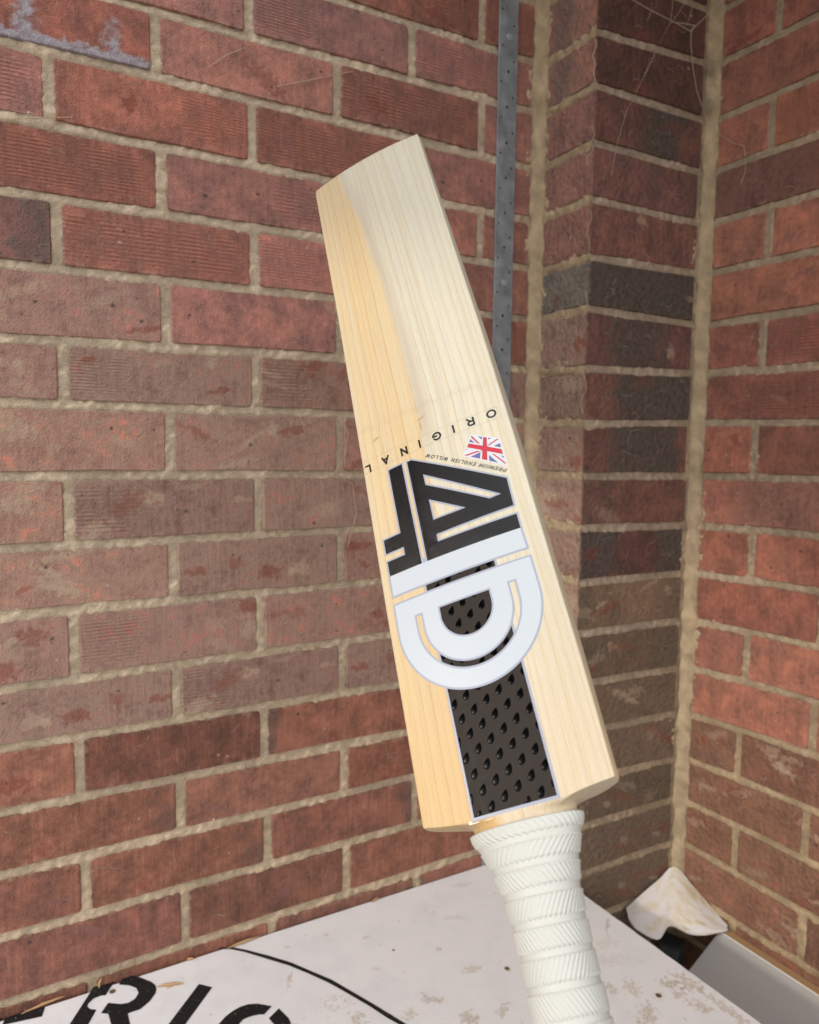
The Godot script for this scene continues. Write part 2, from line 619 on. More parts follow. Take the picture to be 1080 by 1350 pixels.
func bed_left(k: int, u: float) -> float:
	var slope: float = [0.004, 0.011, -0.005, -0.006, 0.004][posmod(k, 5)]
	return -75.0 * k + BED_L.get(k, 0) + (u - 250.0) * slope + n_lo.get_noise_2d(u * 0.6, k * 200.0) * 2.0


# upright joints of row r in the left wall (row r lies above joint r)
func perp_left(r: int, q: int) -> float:
	var half := 0.0 if posmod(r, 2) == 1 else 112.5
	return 225.0 * q + half - 8.0 + 1.35 * clampf(r, -6, 18) - 3.5 * q + sin(r * 12.9 + q * 7.1) * 2.5


func left_wall() -> void:
	var o := thing("brick_wall", "long weathered red brick wall behind the bat, with wide sandy mortar joints", "wall", Transform3D(Basis(), W(0, 0, 0)))
	var u0 := -1200.0
	for r in range(-5, 19):
		for q in range(-6, 4):
			var a := perp_left(r, q) + 5.5
			var b := perp_left(r, q + 1) - 5.5
			if a < u0 or a > PX - 40.0:
				continue
			b = minf(b, PX - 15.0)
			var jh := 5.2
			var c := [V(a, bed_left(r, a) + jh, 0), V(b, bed_left(r, b) + jh, 0), V(b, bed_left(r - 1, b) - jh, 0), V(a, bed_left(r - 1, a) - jh, 0)]
			var c2 := []
			for p in c:
				c2.append(Vector2(p.x, p.y))
			var kind := "upper"
			if r >= 7 and r <= 12:
				kind = "dusty"
			elif r > 12 or r == 12 and q > 0:
				kind = "lower"
			elif r == 6:
				kind = ["upper", "dusty"][posmod(q, 2)]
			var t := pick(kind)
			if r == 2 and q == -1:
				t = pick("drip")
			if r == 5 and q == -1:
				t = pick("grey_end")
			var full := (b - a) / 215.0
			put("brick", brick_mesh(c2, rng.randf_range(-0.0007, 0.0009), 0.016, t, rng.randf() < 0.5 and kind != "upper", -1, minf(full, 1.0)), brick_mat, o)
	var perp := func(r: int, u: float) -> float:
		var q := roundi((u - perp_left(r, 0)) / 221.5)
		return u - perp_left(r, q)
	var tint := func(u: float, v: float, nl: float, nm: float, nh: float) -> Color:
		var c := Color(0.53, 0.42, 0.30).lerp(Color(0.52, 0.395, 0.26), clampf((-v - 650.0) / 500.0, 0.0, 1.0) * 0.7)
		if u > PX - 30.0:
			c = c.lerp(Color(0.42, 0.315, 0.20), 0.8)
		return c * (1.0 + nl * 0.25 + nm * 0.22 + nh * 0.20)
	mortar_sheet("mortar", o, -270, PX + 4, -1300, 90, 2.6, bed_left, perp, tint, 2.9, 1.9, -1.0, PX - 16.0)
	mortar_sheet("mortar", o, u0 + 20, -270, -1380, 374, 8.0, bed_left, perp, tint, 2.0, 1.6)
	mortar_sheet("mortar", o, -270, PX + 4, 90, 374, 6.0, bed_left, perp, tint, 2.0, 1.6)
	put("wall_core", chamfer_box(V(4300, 2400, 100), 0.002, V(PX - 2130, -760, -62)), mat(Color(0.52, 0.42, 0.35), 0.95, 0.2), o)
	put("upper_brickwork", chamfer_box(V(4300, 2200, 108), 0.004, V(PX - 2130, 376 + 1100, -54)), mat(Color(0.55, 0.38, 0.32), 0.95, 0.2), o)


const BED_A := [-9, -3, -1, 0, -1, 4, -3, -4, -3, -3, -5, -4, -4, -3, -2, 0, 0, 0]
const BED_C := [2, -3, -2, -1, 1, 0, 2, 3, -5, -7, -8, -8, -9, -9, -8, -2, 1, 0]

func bed_arris(k: int) -> float:
	return -75.0 * k + (BED_A[k] if k >= 0 and k < 18 else 0)


func bed_corner(k: int) -> float:
	return -75.0 * k + (BED_C[k] if k >= 0 and k < 18 else 0)


func bed_pier(k: int, u: float) -> float:
	return lerpf(bed_arris(k), bed_corner(k), clampf(u / 228.5, 0.0, 1.0)) + n_lo.get_noise_2d(u + 900.0, k * 200.0) * 2.0


func bed_side(k: int, u: float) -> float:
	return lerpf(bed_left(k, PX), bed_arris(k), clampf(u / PD, 0.0, 1.0))


func pier() -> void:
	var o := thing("brick_pier", "narrow brick pier in the corner with dark scorched bricks and sandy joints", "pier", Transform3D(Basis(), W(PX, 0, PD)))
	for r in range(-4, 23):
		var jh := 5.2
		var a := 0.0
		var b := 209.0 + sin(r * 3.7) * 2.0
		var c2 := [Vector2(a, bed_pier(r, a) + jh) * 0.001, Vector2(b, bed_pier(r, b) + jh) * 0.001, Vector2(b, bed_pier(r - 1, b) - jh) * 0.001, Vector2(a, bed_pier(r - 1, a) - jh) * 0.001]
		put("brick", brick_mesh(c2, rng.randf_range(-0.0006, 0.0008), 0.100, pick("pier", clampi(r - 1, 0, 15)), false, pick("header", clampi(r - 1, 0, 13)), 1.0), brick_mat, o)
	var none := func(_r: int, _u: float) -> float:
		return 99.0
	var sand := Color(0.42, 0.315, 0.20)
	var tint_face := func(u: float, v: float, nl: float, nm: float, nh: float) -> Color:
		var c := Color(0.42, 0.33, 0.245).lerp(sand, clampf((u - 150.0) / 70.0, 0.0, 1.0) * 0.8)
		return c.lerp(Color(0.38, 0.275, 0.165), clampf((-v - 800.0) / 300.0, 0.0, 1.0) * 0.6) * (1.0 + nl * 0.25 + nm * 0.22 + nh * 0.20)
	var tint_side := func(_u: float, _v: float, nl: float, nm: float, nh: float) -> Color:
		return sand * (1.0 + nl * 0.22 + nm * 0.20 + nh * 0.20)
	mortar_sheet("mortar", o, 0.9, 234.0, -1450, 330, 2.4, bed_pier, none, tint_face, 2.8, 1.7, -1.0, 209.0)
	# the pier's flank, looking along -x
	var holder := Transform3D(Basis(Vector3(0, 0, 1), Vector3(0, 1, 0), Vector3(-1, 0, 0)), V(0, 0, -PD))
	mortar_sheet("mortar", o, 0.0, PD - 0.9, -1300, 330, 2.4, bed_side, none, tint_side, 4.4, 1.2, 14.0, -1.0)
	(o.get_child(o.get_child_count() - 1) as Node3D).transform = holder
	fillet(o, Vector3(-1.0, 0, -PD + 1.0), Vector3(-1, 0, 0), Vector3(0, 0, 1), 15.0, sand)
	fillet(o, Vector3(228.5 - 1.0, 0, 1.0), Vector3(-1, 0, 0), Vector3(0.0389, 0, 0.9992), 14.0, sand)
	put("wall_core", chamfer_box(V(218, 2600, 106), 0.002, V(118, -800, -62)), mat(Color(0.50, 0.40, 0.32), 0.95, 0.2), o)
	put("upper_brickwork", chamfer_box(V(228, 2200, 115), 0.004, V(114, 300 + 1100, -57.9)), mat(Color(0.55, 0.38, 0.32), 0.95, 0.2), o)


# the trowelled mortar that fills an inner corner, hollow in section
func fillet(parent: Node3D, corner: Vector3, da: Vector3, db: Vector3, size: float, base: Color) -> void:
	var st := new_st()
	var rows := 400
	var nc := 9
	var grid := []
	for i in rows:
		var y := 330.0 - i * 4.2
		var row := []
		for k in nc:
			var t := k / (nc - 1.0) * PI * 0.5
			var rough := n_mid.get_noise_2d(y * 1.1 + 40.0, k * 9.0) * 1.8 + n_lo.get_noise_2d(y * 2.0, k * 6.0) * 2.2 + n_hi.get_noise_2d(y, k * 9.0) * 0.5
			var sz := size * (1.0 + n_lo.get_noise_1d(y * 2.4 + corner.x) * 0.45)
			var p := corner + da * (sz * pow(1.0 - sin(t), 0.8)) + db * (sz * pow(1.0 - cos(t), 0.8)) + (da + db) * (-1.6 + 2.4 * sin(t * 2.0) + rough * 0.55)
			row.append([p + Vector3(0, y, 0), base * (1.0 + n_lo.get_noise_2d(y * 2.5, k * 9.0) * 0.35 + n_hi.get_noise_2d(y * 2.0, k * 20.0) * 0.12)])
		grid.append(row)
	for i in rows:
		for k in nc:
			st.set_color(grid[i][k][1])
			st.add_vertex(grid[i][k][0] * 0.001)
	for i in rows - 1:
		for k in nc - 1:
			var a := i * nc + k
			for q in [a, a + 1, a + nc + 1, a, a + nc + 1, a + nc]:
				st.add_index(q)
	st.generate_normals()
	put("mortar", st.commit(), mortar_mat, parent)


func bed_right(k: int, u: float) -> float:
	return lerpf(bed_corner(k), -75.0 * k - 0.5, clampf(u / 150.0, 0.0, 1.0)) + n_lo.get_noise_2d(u + 1700.0, k * 200.0) * 1.6


func perp_right(r: int, q: int) -> float:
	return 225.0 * q + (101.0 if posmod(r, 2) == 0 else 208.0) + sin(r * 5.3 + q * 2.1) * 2.5


func right_wall() -> void:
	var sandy := Color(0.41, 0.31, 0.195)
	var al := 0.0389
	var b := Basis(Vector3(sin(al), 0, cos(al)), Vector3.UP, Vector3(-cos(al), 0, sin(al)))
	var o := thing("brick_wall", "orange red brick wall on the right, meeting the dark pier at the sandy corner", "wall", Transform3D(b, W(PX + 228.5, 0, PD)))
	for r in range(-4, 23):
		for q in range(-1, 3):
			var a := perp_right(r, q) + 5.5
			var e := perp_right(r, q + 1) - 5.5
			if e < 20.0 or a > 600.0:
				continue
			a = maxf(a, 14.0)
			var jh := 5.0
			var c2 := [Vector2(a, bed_right(r, a) + jh) * 0.001, Vector2(e, bed_right(r, e) + jh) * 0.001, Vector2(e, bed_right(r - 1, e) - jh) * 0.001, Vector2(a, bed_right(r - 1, a) - jh) * 0.001]
			var t := pick("right" if r < 14 else "right_low")
			put("brick", brick_mesh(c2, rng.randf_range(-0.0006, 0.0008), 0.016, t, rng.randf() < 0.5, -1, minf((e - a) / 215.0, 1.0)), brick_mat, o)
	var perp := func(r: int, u: float) -> float:
		var q := roundi((u - perp_right(r, 0)) / 225.0)
		return u - perp_right(r, q) if q >= 0 else 99.0
	var tint := func(u: float, v: float, nl: float, nm: float, nh: float) -> Color:
		var c := Color(0.41, 0.315, 0.215).lerp(Color(0.43, 0.315, 0.195), clampf((-v - 750.0) / 350.0, 0.0, 1.0))
		if u < 16.0:
			c = c.lerp(sandy, 0.7)
		return c * (1.0 + nl * 0.25 + nm * 0.20 + nh * 0.20)
	mortar_sheet("mortar", o, 0.0, 330.0, -1450, 300, 2.4, bed_right, perp, tint, 2.4, 1.7, 14.0, -1.0)
	mortar_sheet("mortar", o, 330.0, 760.0, -1450, 300, 8.0, bed_right, perp, tint, 2.0, 1.6)
	put("wall_core", chamfer_box(V(2600, 2600, 100), 0.002, V(1290, -800, -62)), mat(Color(0.52, 0.42, 0.35), 0.95, 0.2), o)
	put("upper_brickwork", chamfer_box(V(2600, 2200, 108), 0.004, V(1290, 300 + 1100, -54)), mat(Color(0.55, 0.38, 0.32), 0.95, 0.2), o)


# the roof's edge over the corner, just above the picture: it keeps the sky off the pier and the right wall
func eaves() -> void:
	var o := thing("roof_overhang", "boarded roof overhang sheltering the pier and the right wall from above", "roof", Transform3D(Basis(), W(PX + 230, 430, 0)))
	var m := mat(Color(0.62, 0.58, 0.53), 0.8, 0.3)
	for k in 4:
		put("soffit_board", chamfer_box(V(128, 14, 2600), 0.003, V(-60.0 - 130.0 * k, 0, 1310)), m, o)
	put("fascia", chamfer_box(V(22, 180, 2600), 0.003, V(-530, 60, 1310)), m, o)


# a canvas blind let down at the open side, left of the picture: the low sun comes in under its hem
func blind() -> void:
	var o := thing("canvas_blind", "brown canvas blind let down at the open left side of the yard", "blind", Transform3D(Basis(), W(-1700, 440, 0)))
	var st := new_st()
	var n := 40
	for i in n:
		for j in 12:
			var q := []
			for d in [[0, 0], [1, 0], [1, 1], [0, 1]]:
				var z: float = -20.0 + (i + d[0]) * 1900.0 / n
				var y: float = (j + d[1]) * 760.0 / 12
				q.append(V(sin(z * 0.012) * 14.0 * (1.0 - (j + d[1]) / 14.0), y, z))
			flat_quad(st, q[0], q[1], q[2], q[3], Vector3(1, 0, 0))
	put("canvas", st.commit(), mat(Color(0.42, 0.37, 0.32), 0.9, 0.2), o)
	put("hem_bar", chamfer_box(V(26, 26, 1920), 0.006, V(0, 0, 930)), mat(Color(0.35, 0.35, 0.36), 0.6), o)
	put("roller", chamfer_box(V(90, 90, 1940), 0.02, V(0, 805, 930)), mat(Color(0.45, 0.43, 0.40), 0.7), o)


func ground() -> void:
	var n := FastNoiseLite.new()
	n.frequency = 0.02
	var m := mat(Color(0.50, 0.48, 0.45), 0.95, 0.25)
	var nt := ImageTexture.create_from_image(n.get_seamless_image(256, 256))
	m.heightmap_enabled = true
	m.heightmap_texture = nt
	m.heightmap_scale = 0.5
	m.uv1_triplanar = true
	m.uv1_world_triplanar = true
	var p := PlaneMesh.new()
	p.size = Vector2(160, 160)
	var o := put("ground", p, m)
	o.set_meta("kind", "structure")


# ---------------------------------------------------------------- metal strap

func strap() -> void:
	var m := mat(Color(0.60, 0.62, 0.635), 0.45, 0.5)
	m.metallic = 0.1
	var n := FastNoiseLite.new()
	n.frequency = 0.02
	n.fractal_octaves = 5
	var g := Gradient.new()
	g.set_color(0, Color(0.66, 0.66, 0.70))
	g.set_color(1, Color(1.0, 1.0, 0.98))
	var im := n.get_seamless_image(256, 256)
	for y in 256:
		for x in 256:
			im.set_pixel(x, y, Color.WHITE * 1.0 if false else g.sample(im.get_pixel(x, y).r))
	m.albedo_texture = ImageTexture.create_from_image(im)
	m.uv1_triplanar = true
	m.uv1_scale = Vector3.ONE * 6.0
	var o := thing("metal_strap", "dull grey perforated metal strap fixed upright to the wall beside the pier", "metal strap", Transform3D(Basis(), W(593.5, 0, 1.2)))
	var body := chamfer_box(V(33, 1590, 2.4), 0.0006, V(0, -425, 1.2))
	put("band", body, m, o)
	var st := new_st()
	var rims := new_st()
	for k in 34:
		var yc := 361.0 - 48.8 * k
		for q in [[-11.0, -15.5, 1.25], [0.0, 0.0, 1.7], [9.5, 15.0, 1.25]]:
			if q[0] == 0.0 and (k == 7 or k == 14 or k == 23):
				continue
			var r: float = q[2] * rng.randf_range(1.1, 1.45)
			var c := V(q[0] + rng.randf_range(-0.6, 0.6), yc + q[1], 2.42)
			for i in 8:
				var a0 := TAU * i / 8
				var a1 := TAU * (i + 1) / 8
				var p0 := c + V(cos(a0) * r, sin(a0) * r, 0)
				var p1 := c + V(cos(a1) * r, sin(a1) * r, 0)
				flat_tri(st, c + V(0, 0, 0.02), p0, p1, Vector3(0, 0, 1))
				# the raised burr round each punched dimple
				var q0 := c + V(cos(a0) * r * 1.25, sin(a0) * r * 1.35, 0.45)
				var q1 := c + V(cos(a1) * r * 1.25, sin(a1) * r * 1.35, 0.45)
				var s0 := c + V(cos(a0) * r * 1.8, sin(a0) * r * 1.8, -0.1)
				var s1 := c + V(cos(a1) * r * 1.8, sin(a1) * r * 1.8, -0.1)
				flat_quad(rims, p0, p1, q1, q0, Vector3(0, 0, 1))
				flat_quad(rims, q0, q1, s1, s0, Vector3(0, 0, 1))
	put("dimples", st.commit(), mat(Color(0.07, 0.07, 0.08), 0.8), o).set_meta("kind", "stuff")
	put("dimple_rims", rims.commit(), m, o).set_meta("kind", "stuff")
	for k in [7, 14, 23]:
		var s := new_st()
		var c := V(1.5, 361.0 - 48.8 * k - 1.0, 2.4)
		var prof := [[0.0, 0.5], [1.3, 0.5], [1.6, 1.3], [4.2, 1.1], [5.0, 0.0]]
		for i in 14:
			var a0 := TAU * i / 14
			var a1 := TAU * (i + 1) / 14
			for j in prof.size() - 1:
				var f := func(pr: Array, a: float) -> Vector3:
					return c + V(cos(a) * pr[0], sin(a) * pr[0], pr[1])
				flat_quad(s, f.call(prof[j], a0), f.call(prof[j], a1), f.call(prof[j + 1], a1), f.call(prof[j + 1], a0), Vector3(0, 0, 1))
		put("screw", s.commit(), mat(Color(0.56, 0.59, 0.62), 0.5), o)


# ---------------------------------------------------------------- workbench

const TX0 := -1000.0
const TX1 := 672.0
const TZ1 := 640.0
const TU0 := -150.0
const TU1 := 700.0
const TV0 := -12.0
const TV1 := 438.0

func bench_texture() -> ImageTexture:
	var w := 1275
	var h := 675
	var sc := 1.5
	var na := noise_bytes(FastNoiseLite.TYPE_SIMPLEX_SMOOTH, 0.012, 3, 31, 512, 512)
	var nb := noise_bytes(FastNoiseLite.TYPE_SIMPLEX_SMOOTH, 0.07, 4, 32, 512, 512)
	var rgb := PackedByteArray()
	rgb.resize(w * h * 3)
	for y in h:
		for x in w:
			var a := na[(y & 511) * 512 + (x & 511)] * 0.00392
			var b := nb[((y * 2) & 511) * 512 + ((x * 2) & 511)] * 0.00392
			var k := 0.905 + (a - 0.5) * 0.05 + (b - 0.5) * 0.03
			var grime := clampf((a - 0.52) * 2.0 + (b - 0.62) * 2.6, 0.0, 1.0) * 0.18 * clampf(x / 700.0 - 0.2, 0.1, 1.0)
			var i := (y * w + x) * 3
			rgb[i] = int(255.0 * lerpf(k, 0.74, grime))
			rgb[i + 1] = int(255.0 * lerpf(k * 0.998, 0.66, grime))
			rgb[i + 2] = int(255.0 * lerpf(k * 0.999, 0.55, grime))
	# dried splashes: centre x, z, half lengths, turn, strength, ring
	var marks := [[265, 160, 19, 13, 0.5, 0.75, 1], [435, 186, 15, 9, 0.3, 0.6, 0], [476, 207, 6, 5, 0, 1.0, 0], [365, 205, 17, 7, 0.8, 0.8, 0], [389, 253, 14, 13, 0.2, 0.85, 0], [431, 261, 16, 7, -0.5, 0.7, 0],
		[365, 110, 3.5, 3.5, 0, 0.9, 0], [418, 135, 5, 4, 0, 0.7, 0], [331, 216, 9, 12, 0.2, 0.6, 0], [276, 192, 12, 10, 0.9, 0.7, 0], [647, 204, 20, 3, -0.75, 0.9, 0], [637, 322, 16, 10, 0.7, 0.85, 0], [634, 340, 10, 8, 0, 0.7, 0],
		[658, 330, 15, 22, -0.2, 0.8, 0], [641, 365, 10, 19, -0.5, 0.75, 0], [574, 345, 24, 12, -0.6, 0.8, 0], [590, 306, 13, 16, 0.2, 0.6, 0], [566, 293, 10, 10, 0, 0.7, 0], [664, 388, 8, 44, -0.03, 0.75, 0], [600, 255, 24, 12, 0.3, 0.25, 0], [620, 228, 20, 12, 0.3, 0.22, 0],
		[610, 330, 8, 7, 0, 0.9, 1], [228, 96, 3, 18, 0.5, 0.8, 0], [98, 40, 16, 3, -0.5, 0.8, 0], [245, 40, 7, 3, 0.2, 0.6, 0], [300, 40, 8, 5, 0.3, 0.55, 0], [345, 70, 6, 4, 0, 0.6, 0], [330, 130, 7, 4, 0.4, 0.4, 0], [450, 60, 14, 12, 0.3, 0.45, 1], [470, 90, 16, 5, 0.3, 0.35, 0], [520, 30, 22, 6, 0.2, 0.35, 0],
		[420, 300, 16, 9, 0.4, 0.7, 0], [310, 260, 13, 9, 0.4, 0.7, 0], [500, 330, 18, 10, -0.4, 0.6, 0], [540, 390, 20, 9, -0.4, 0.7, 0], [620, 400, 14, 8, -0.4, 0.6, 0], [190, 150, 7, 4, 0, 0.5, 0], [70, 140, 8, 5, 0, 0.5, 0]]
	for k in 150:
		marks.append([rng.randf_range(0, 690), rng.randf_range(0, 430), rng.randf_range(1.0, 6.0), rng.randf_range(0.6, 1.6), rng.randf_range(-1.5, 1.5), rng.randf_range(0.2, 0.75), 0])
	for m in marks:
		var cx: float = (m[0] - TU0) * sc
		var cy: float = (m[1] - TV0) * sc
		var ext := int(maxf(m[2], m[3]) * sc * 1.7) + 2
		var ca := cos(float(m[4]))
		var sa := sin(float(m[4]))
		for dy in range(-ext, ext + 1):
			for dx in range(-ext, ext + 1):
				var px := int(cx) + dx
				var py := int(cy) + dy
				if px < 0 or py < 0 or px >= w or py >= h:
					continue
				var e := Vector2((dx * ca + dy * sa) / (m[2] * sc), (-dx * sa + dy * ca) / (m[3] * sc))
				var n := nb[((py * 2) & 511) * 512 + ((px * 2 + 77) & 511)] * 0.00392 - 0.5
				var n2 := nb[(py & 511) * 512 + ((px + 201) & 511)] * 0.00392 - 0.5
				var d := e.length() * 1.12 + n2 * 1.9 + n * 0.7
				var al: float
				if m[6] == 1:
					al = clampf((0.20 - absf(d - 0.85)) * 6.0, 0.0, 1.0) * clampf(0.75 + n2 * 2.2, 0.0, 1.0)
				else:
					al = clampf((0.95 - d) * 3.5, 0.0, 1.0) * clampf(0.75 + n * 1.6, 0.15, 1.0)
				al *= m[5] * 0.48
				if al > 0.0:
					var i := (py * w + px) * 3
					rgb[i] = int(lerpf(rgb[i], 150.0, al))
					rgb[i + 1] = int(lerpf(rgb[i + 1], 122.0, al))
					rgb[i + 2] = int(lerpf(rgb[i + 2], 88.0, al))
	return ImageTexture.create_from_image(Image.create_from_data(w, h, false, Image.FORMAT_RGB8, rgb))


func bench() -> void:
	var top := -1217.0
	var o := thing("workbench", "white topped workbench against the brick wall, stained and stencilled in black", "workbench", Transform3D(Basis(), W(0, top, 0)))
	var m := mat(Color.WHITE, 0.42, 0.5)
	m.albedo_texture = bench_texture()
	m.texture_repeat = false
	var st := new_st()
	# outline of the board, slightly out of square, the front right edge chipped
	var pl := PackedVector2Array([Vector2(TX0, 14), Vector2(-84, 6), Vector2(240, 3), Vector2(662, 2)])
	for k in 40:
		var z := 14.0 + 9.6 * k
		pl.append(Vector2(662.0 + 0.047 * z + n_mid.get_noise_1d(z * 3.0) * 0.9, z))
	pl.append(Vector2(692, TZ1))
	pl.append(Vector2(TX0, TZ1))
	var uvf := func(p: Vector2) -> Vector2:
		return Vector2((p.x - TU0) / (TU1 - TU0), (p.y - TV0) / (TV1 - TV0))
	var ctr := Vector2(-100, 320)
	var inner := PackedVector2Array()
	for p in pl:
		inner.append(p + (ctr - p).sign() * 0.9)
	var tr := Geometry2D.triangulate_polygon(inner)
	for k in range(0, tr.size(), 3):
		var q := [inner[tr[k]], inner[tr[k + 1]], inner[tr[k + 2]]]
		flat_tri(st, V(q[0].x, 0, q[0].y), V(q[1].x, 0, q[1].y), V(q[2].x, 0, q[2].y), Vector3.UP, [uvf.call(q[0]), uvf.call(q[1]), uvf.call(q[2])])
	for i in pl.size():
		var j := (i + 1) % pl.size()
		var a := pl[i]
		var b := pl[j]
		var out2 := (a + b) * 0.5 - ctr
		var out := Vector3(out2.x, 0, out2.y).normalized()
		var ia := inner[i]
		var ib := inner[j]
		flat_quad(st, V(ia.x, 0, ia.y), V(ib.x, 0, ib.y), V(b.x, -0.9, b.y), V(a.x, -0.9, a.y), out + Vector3.UP, [uvf.call(ia), uvf.call(ib), uvf.call(b), uvf.call(a)])
		flat_quad(st, V(a.x, -0.9, a.y), V(b.x, -0.9, b.y), V(b.x, -18, b.y), V(a.x, -18, a.y), out, [uvf.call(a), uvf.call(b), uvf.call(b), uvf.call(a)])
		flat_tri(st, V(a.x, -18, a.y), V(b.x, -18, b.y), V(ctr.x, -18, ctr.y), Vector3.DOWN, [uvf.call(a), uvf.call(b), uvf.call(ctr)])
	put("worktop", st.commit(), m, o)
	var wood := mat(Color(0.55, 0.45, 0.33), 0.8)
	for s in [[-930, 70], [600, 70], [-930, 570], [610, 570]]:
		put("leg", chamfer_box(V(70, 732, 70), 0.003, V(s[0], -18.0 - 366.0, s[1])), wood, o)
	put("rail", chamfer_box(V(1460, 90, 30), 0.002, V(-165, -64, 570)), wood, o)
	put("rail", chamfer_box(V(1460, 90, 30), 0.002, V(-165, -64, 70)), wood, o)
	# stencilled lettering, worn
	var ink := mat(Color(0.95, 0.95, 0.95), 0.6, 0.4)
	var n := FastNoiseLite.new()
	n.frequency = 0.05
	n.fractal_octaves = 5
	n.seed = 9
	var im := n.get_seamless_image(512, 512)
	im.convert(Image.FORMAT_RGB8)
	for y in 512:
		for x in 512:
			var v := im.get_pixel(x, y).r
			var k := 0.085 + clampf((v - 0.30) * 0.16, 0.0, 0.1) + clampf((v - 0.80) * 8.0, 0.0, 0.55)
			im.set_pixel(x, y, Color(k, k, k))
	ink.albedo_texture = ImageTexture.create_from_image(im)
	ink.uv1_triplanar = true
	ink.uv1_scale = Vector3.ONE * 9.0
	var glyphs := [
		["letter_e", [[-60, 4, -38, 7, -42, 21, -82, 14, -79, 4], [-64, 34, -51, 37, -55, 52, -90, 42, -86, 28], [-98, -16, -80, -11, -104, 82, -122, 77], [-70, 68, -59, 71, -63, 86, -100, 76, -96, 62]]],
		["letter_r", [[16, -3, 40, -2, 26, 20, 21, 18, 13, 19, 7, 24, 5, 29, 8, 35, 14, 39, 4, 57, -7, 77, -26, 66], [49, -3, 58, 0, 67, 8, 78, 23, 81, 30, 81, 38, 79, 44, 71, 54, 59, 62, 45, 62, 45, 80, 47, 104, 26, 98, 26, 69, 25, 52, 18, 47, 27, 34, 40, 43, 48, 45, 56, 42, 61, 34, 60, 25, 53, 16, 42, 9]]],
		["letter_i", [[128, 53, 141, 66, 86, 124, 71, 113]]],
		["letter_c", [[134, 126, 143, 119, 152, 115, 162, 112.5, 171, 113, 181, 117, 195, 129, 183, 137, 178, 134.5, 172, 133, 166, 132.6, 160, 133, 154, 137, 147, 145, 141, 158, 142, 170, 120, 172, 120, 150, 125, 137], [201, 136, 186, 145, 188, 155, 196, 170, 206, 164, 206, 155]]]]
	for g in glyphs:
		var ls := new_st()
		for poly in g[1]:
			var pg := PackedVector2Array()
			for k in range(0, poly.size(), 2):
				pg.append(Vector2(poly[k], poly[k + 1]))
			add_flat_print(ls, pg, 0.35)
		put(g[0], ls.commit(), ink, o)
	var arc := [Vector2(166, 1), Vector2(180, 8), Vector2(194, 21), Vector2(216, 46), Vector2(237, 71), Vector2(254, 97), Vector2(271, 124), Vector2(283, 149), Vector2(299, 183), Vector2(309, 207), Vector2(318, 226), Vector2(334, 268), Vector2(346, 315), Vector2(350, 360)]
	var left := PackedVector2Array()
	var right := PackedVector2Array()
	for i in arc.size():
		var d: Vector2 = (arc[mini(i + 1, arc.size() - 1)] - arc[maxi(i - 1, 0)]).normalized().orthogonal()
		var wd := lerpf(1.4, 2.9, clampf(i / 3.0, 0.0, 1.0)) + sin(i * 2.3) * 0.25
		left.append(arc[i] + d * wd)
		right.append(arc[i] - d * wd)
	right.reverse()
	left.append_array(right)
	var ast := new_st()
	add_flat_print(ast, left, 0.35)
	put("border_line", ast.commit(), ink, o)
	for s in [[610, 330, 3.6], [34, 17, 3.6], [476, 207, 3.0], [365, 110, 1.6]]:
		var ss := new_st()
		var prof := [[0.0, -0.2], [s[2] * 0.45, -0.2], [s[2] * 0.6, 0.5], [s[2], 0.2], [s[2] * 1.05, 0.0]]
		for i in 12:
			var a0 := TAU * i / 12
			var a1 := TAU * (i + 1) / 12
			for j in prof.size() - 1:
				var f := func(pr: Array, a: float) -> Vector3:
					return V(s[0] + cos(a) * pr[0], pr[1] + 0.25, s[1] + sin(a) * pr[0])
				flat_quad(ss, f.call(prof[j], a0), f.call(prof[j], a1), f.call(prof[j + 1], a1), f.call(prof[j + 1], a0), Vector3.UP)
		put("screw", ss.commit(), mat(Color(0.40, 0.31, 0.20), 0.6), o)


func add_flat_print(st: SurfaceTool, pg: PackedVector2Array, h: float) -> void:
	var tr := Geometry2D.triangulate_polygon(pg)
	for k in range(0, tr.size(), 3):
		flat_tri(st, V(pg[tr[k]].x, h, pg[tr[k]].y), V(pg[tr[k + 1]].x, h, pg[tr[k + 1]].y), V(pg[tr[k + 2]].x, h, pg[tr[k + 2]].y), Vector3.UP)


# ---------------------------------------------------------------- the gap beside the bench

